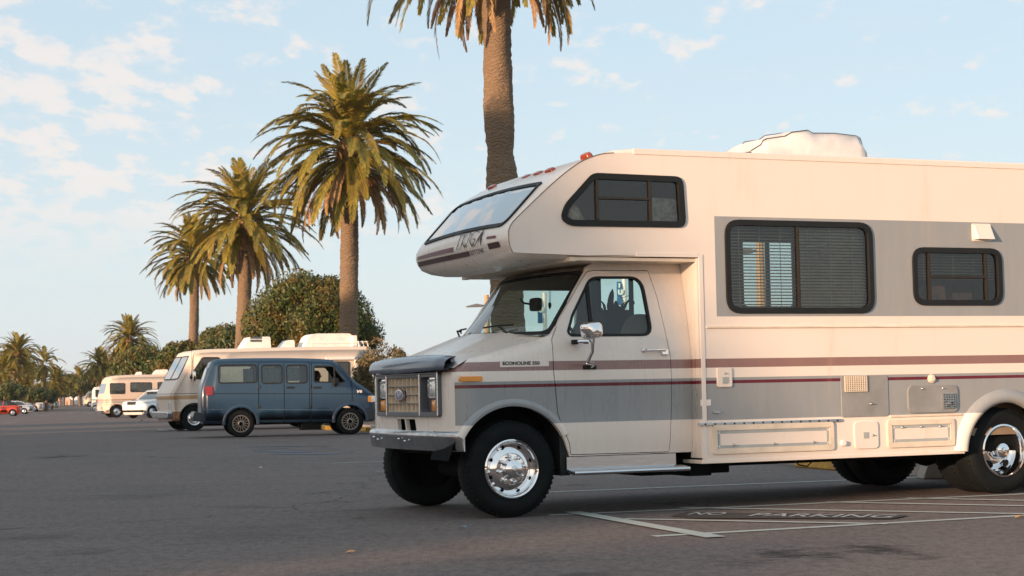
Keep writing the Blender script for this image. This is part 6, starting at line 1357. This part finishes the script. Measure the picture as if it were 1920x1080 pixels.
tent(105, 752, 320, 1.7, 2.1, M_peach, 'small peach kiosk with pointed roof beside the grey-roofed building', 'kiosk_building'); tent(138, 752, 325, 1.8, 1.9, M_white, 'small white tent under the dark green clump'); tent(92, 750, 330, 2.6, 2.2, M_groof, 'low grey-roofed building at the far end of the left row', 'grey_roofed_building'); tent(127, 753, 320, 1.1, 1.5, M_peach, 'tiny peach hut between the kiosk and the white tent', 'beach_hut'); tent(3, 742, 230, 2.2, 2.6, M_white, 'white hut at the left edge behind the red convertible', 'white_hut'); tent(151, 754, 325, 1.2, 1.4, M_white, 'narrow white tent left of the tan minibus')
mb = MB(); rows = []
for k in range(41):
    X = -2600+k*130; h = 34+26*sin(k*.37+1)+14*sin(k*1.1)+8*sin(k*2.3); rows.append([(X, 3300, -4), (X, 3380, h*.6), (X, 3600, h), (X, 4200, 0)])
mb.grid(rows); tag(mb.build('hills', mat('distant_hill', (.16, .22, .30), .95, var=.1, scale=.003)), kind='structure')  # blue-grey base has distance haze painted into it, besides the haze volume
# ---- scraps on the asphalt
def scrap(px_, py_, s, m, lab, seed):
    p = G(px_, py_); rr = random.Random(seed); mb = MB(); P = [(s*cos(a_)*rr.uniform(.6, 1), s*.7*sin(a_)*rr.uniform(.6, 1)) for a_ in np.linspace(0, 2*pi, 9)[:-1]]
    mb.add([(p.x, p.y, p.z+.012+s*.25)]+[(p.x+x, p.y+y, p.z+.006+rr.uniform(0, s*.35)) for x, y in P], [(0, i+1, (i+1) % 8+1) for i in range(8)]); tag(mb.build('litter', m), lab, 'litter', 'scraps lying on the asphalt')
M_sb = mat('blue_wrapper', (.15, .25, .38), .5); M_lf = mat('dry_leaf', (.32, .19, .08), .8)
scrap(869, 991.5, .035, M_sb, 'crumpled blue wrapper on the asphalt in front of the near front tyre', 1); scrap(656, 1038, .035, M_lf, 'dry leaf alone in the lower middle of the asphalt', 2); scrap(1912, 973, .05, M_lf, 'dry leaf on the stall line at the right edge', 3); scrap(273, 790, .35, M_white, 'white paper scrap in front of the white sport utility car', 4); scrap(489, 878, .03, M_white, 'pale scrap right of the open asphalt crack', 6)
# ---- shade trees on the sunny side of the lot (outside the picture, sized and placed to cast the evening shade)
def shade(Y, h, rx, X, src):
    c = copy_tree(src); c.location = (X, Y, 0); c.rotation_euler = (0, 0, rnd.uniform(0, 6)); s = h/6.9; c.scale = (rx/3.1, rx/3.1, s); c['label'] = 'tall shade tree in the row along the sunny side of the lot'; c['group'] = 'shade trees beside the lot'
    if X > -39: c['label'] = 'tall narrow tree standing alone in the lot, well left of the parked vehicles'; del c['group']
src = [o for o in bpy.data.objects if o.name == 'ficus_tree'][0]
for Y, h, rx, X in SHADE: shade(Y, h, rx, X, src)

# ---- sea air between the camera and the far shore
mb = MB(); mb.box(-6100, 6100, -3100, 9100, -6, 75); hz_ = mb.build('haze', newmat('haze_air')[0], ang=0)
_m = hz_.data.materials[0]; _N = _m.node_tree.nodes; _L = _m.node_tree.links; _N.remove(_N['Principled BSDF']); _v = _N.new('ShaderNodeVolumePrincipled'); _v.inputs['Color'].default_value = (.86, .91, .96, 1); _v.inputs['Density'].default_value = .00011; _v.inputs['Anisotropy'].default_value = .2; _L.new(_v.outputs[0], _N['Material Output'].inputs['Volume'])
tag(hz_, kind='stuff')
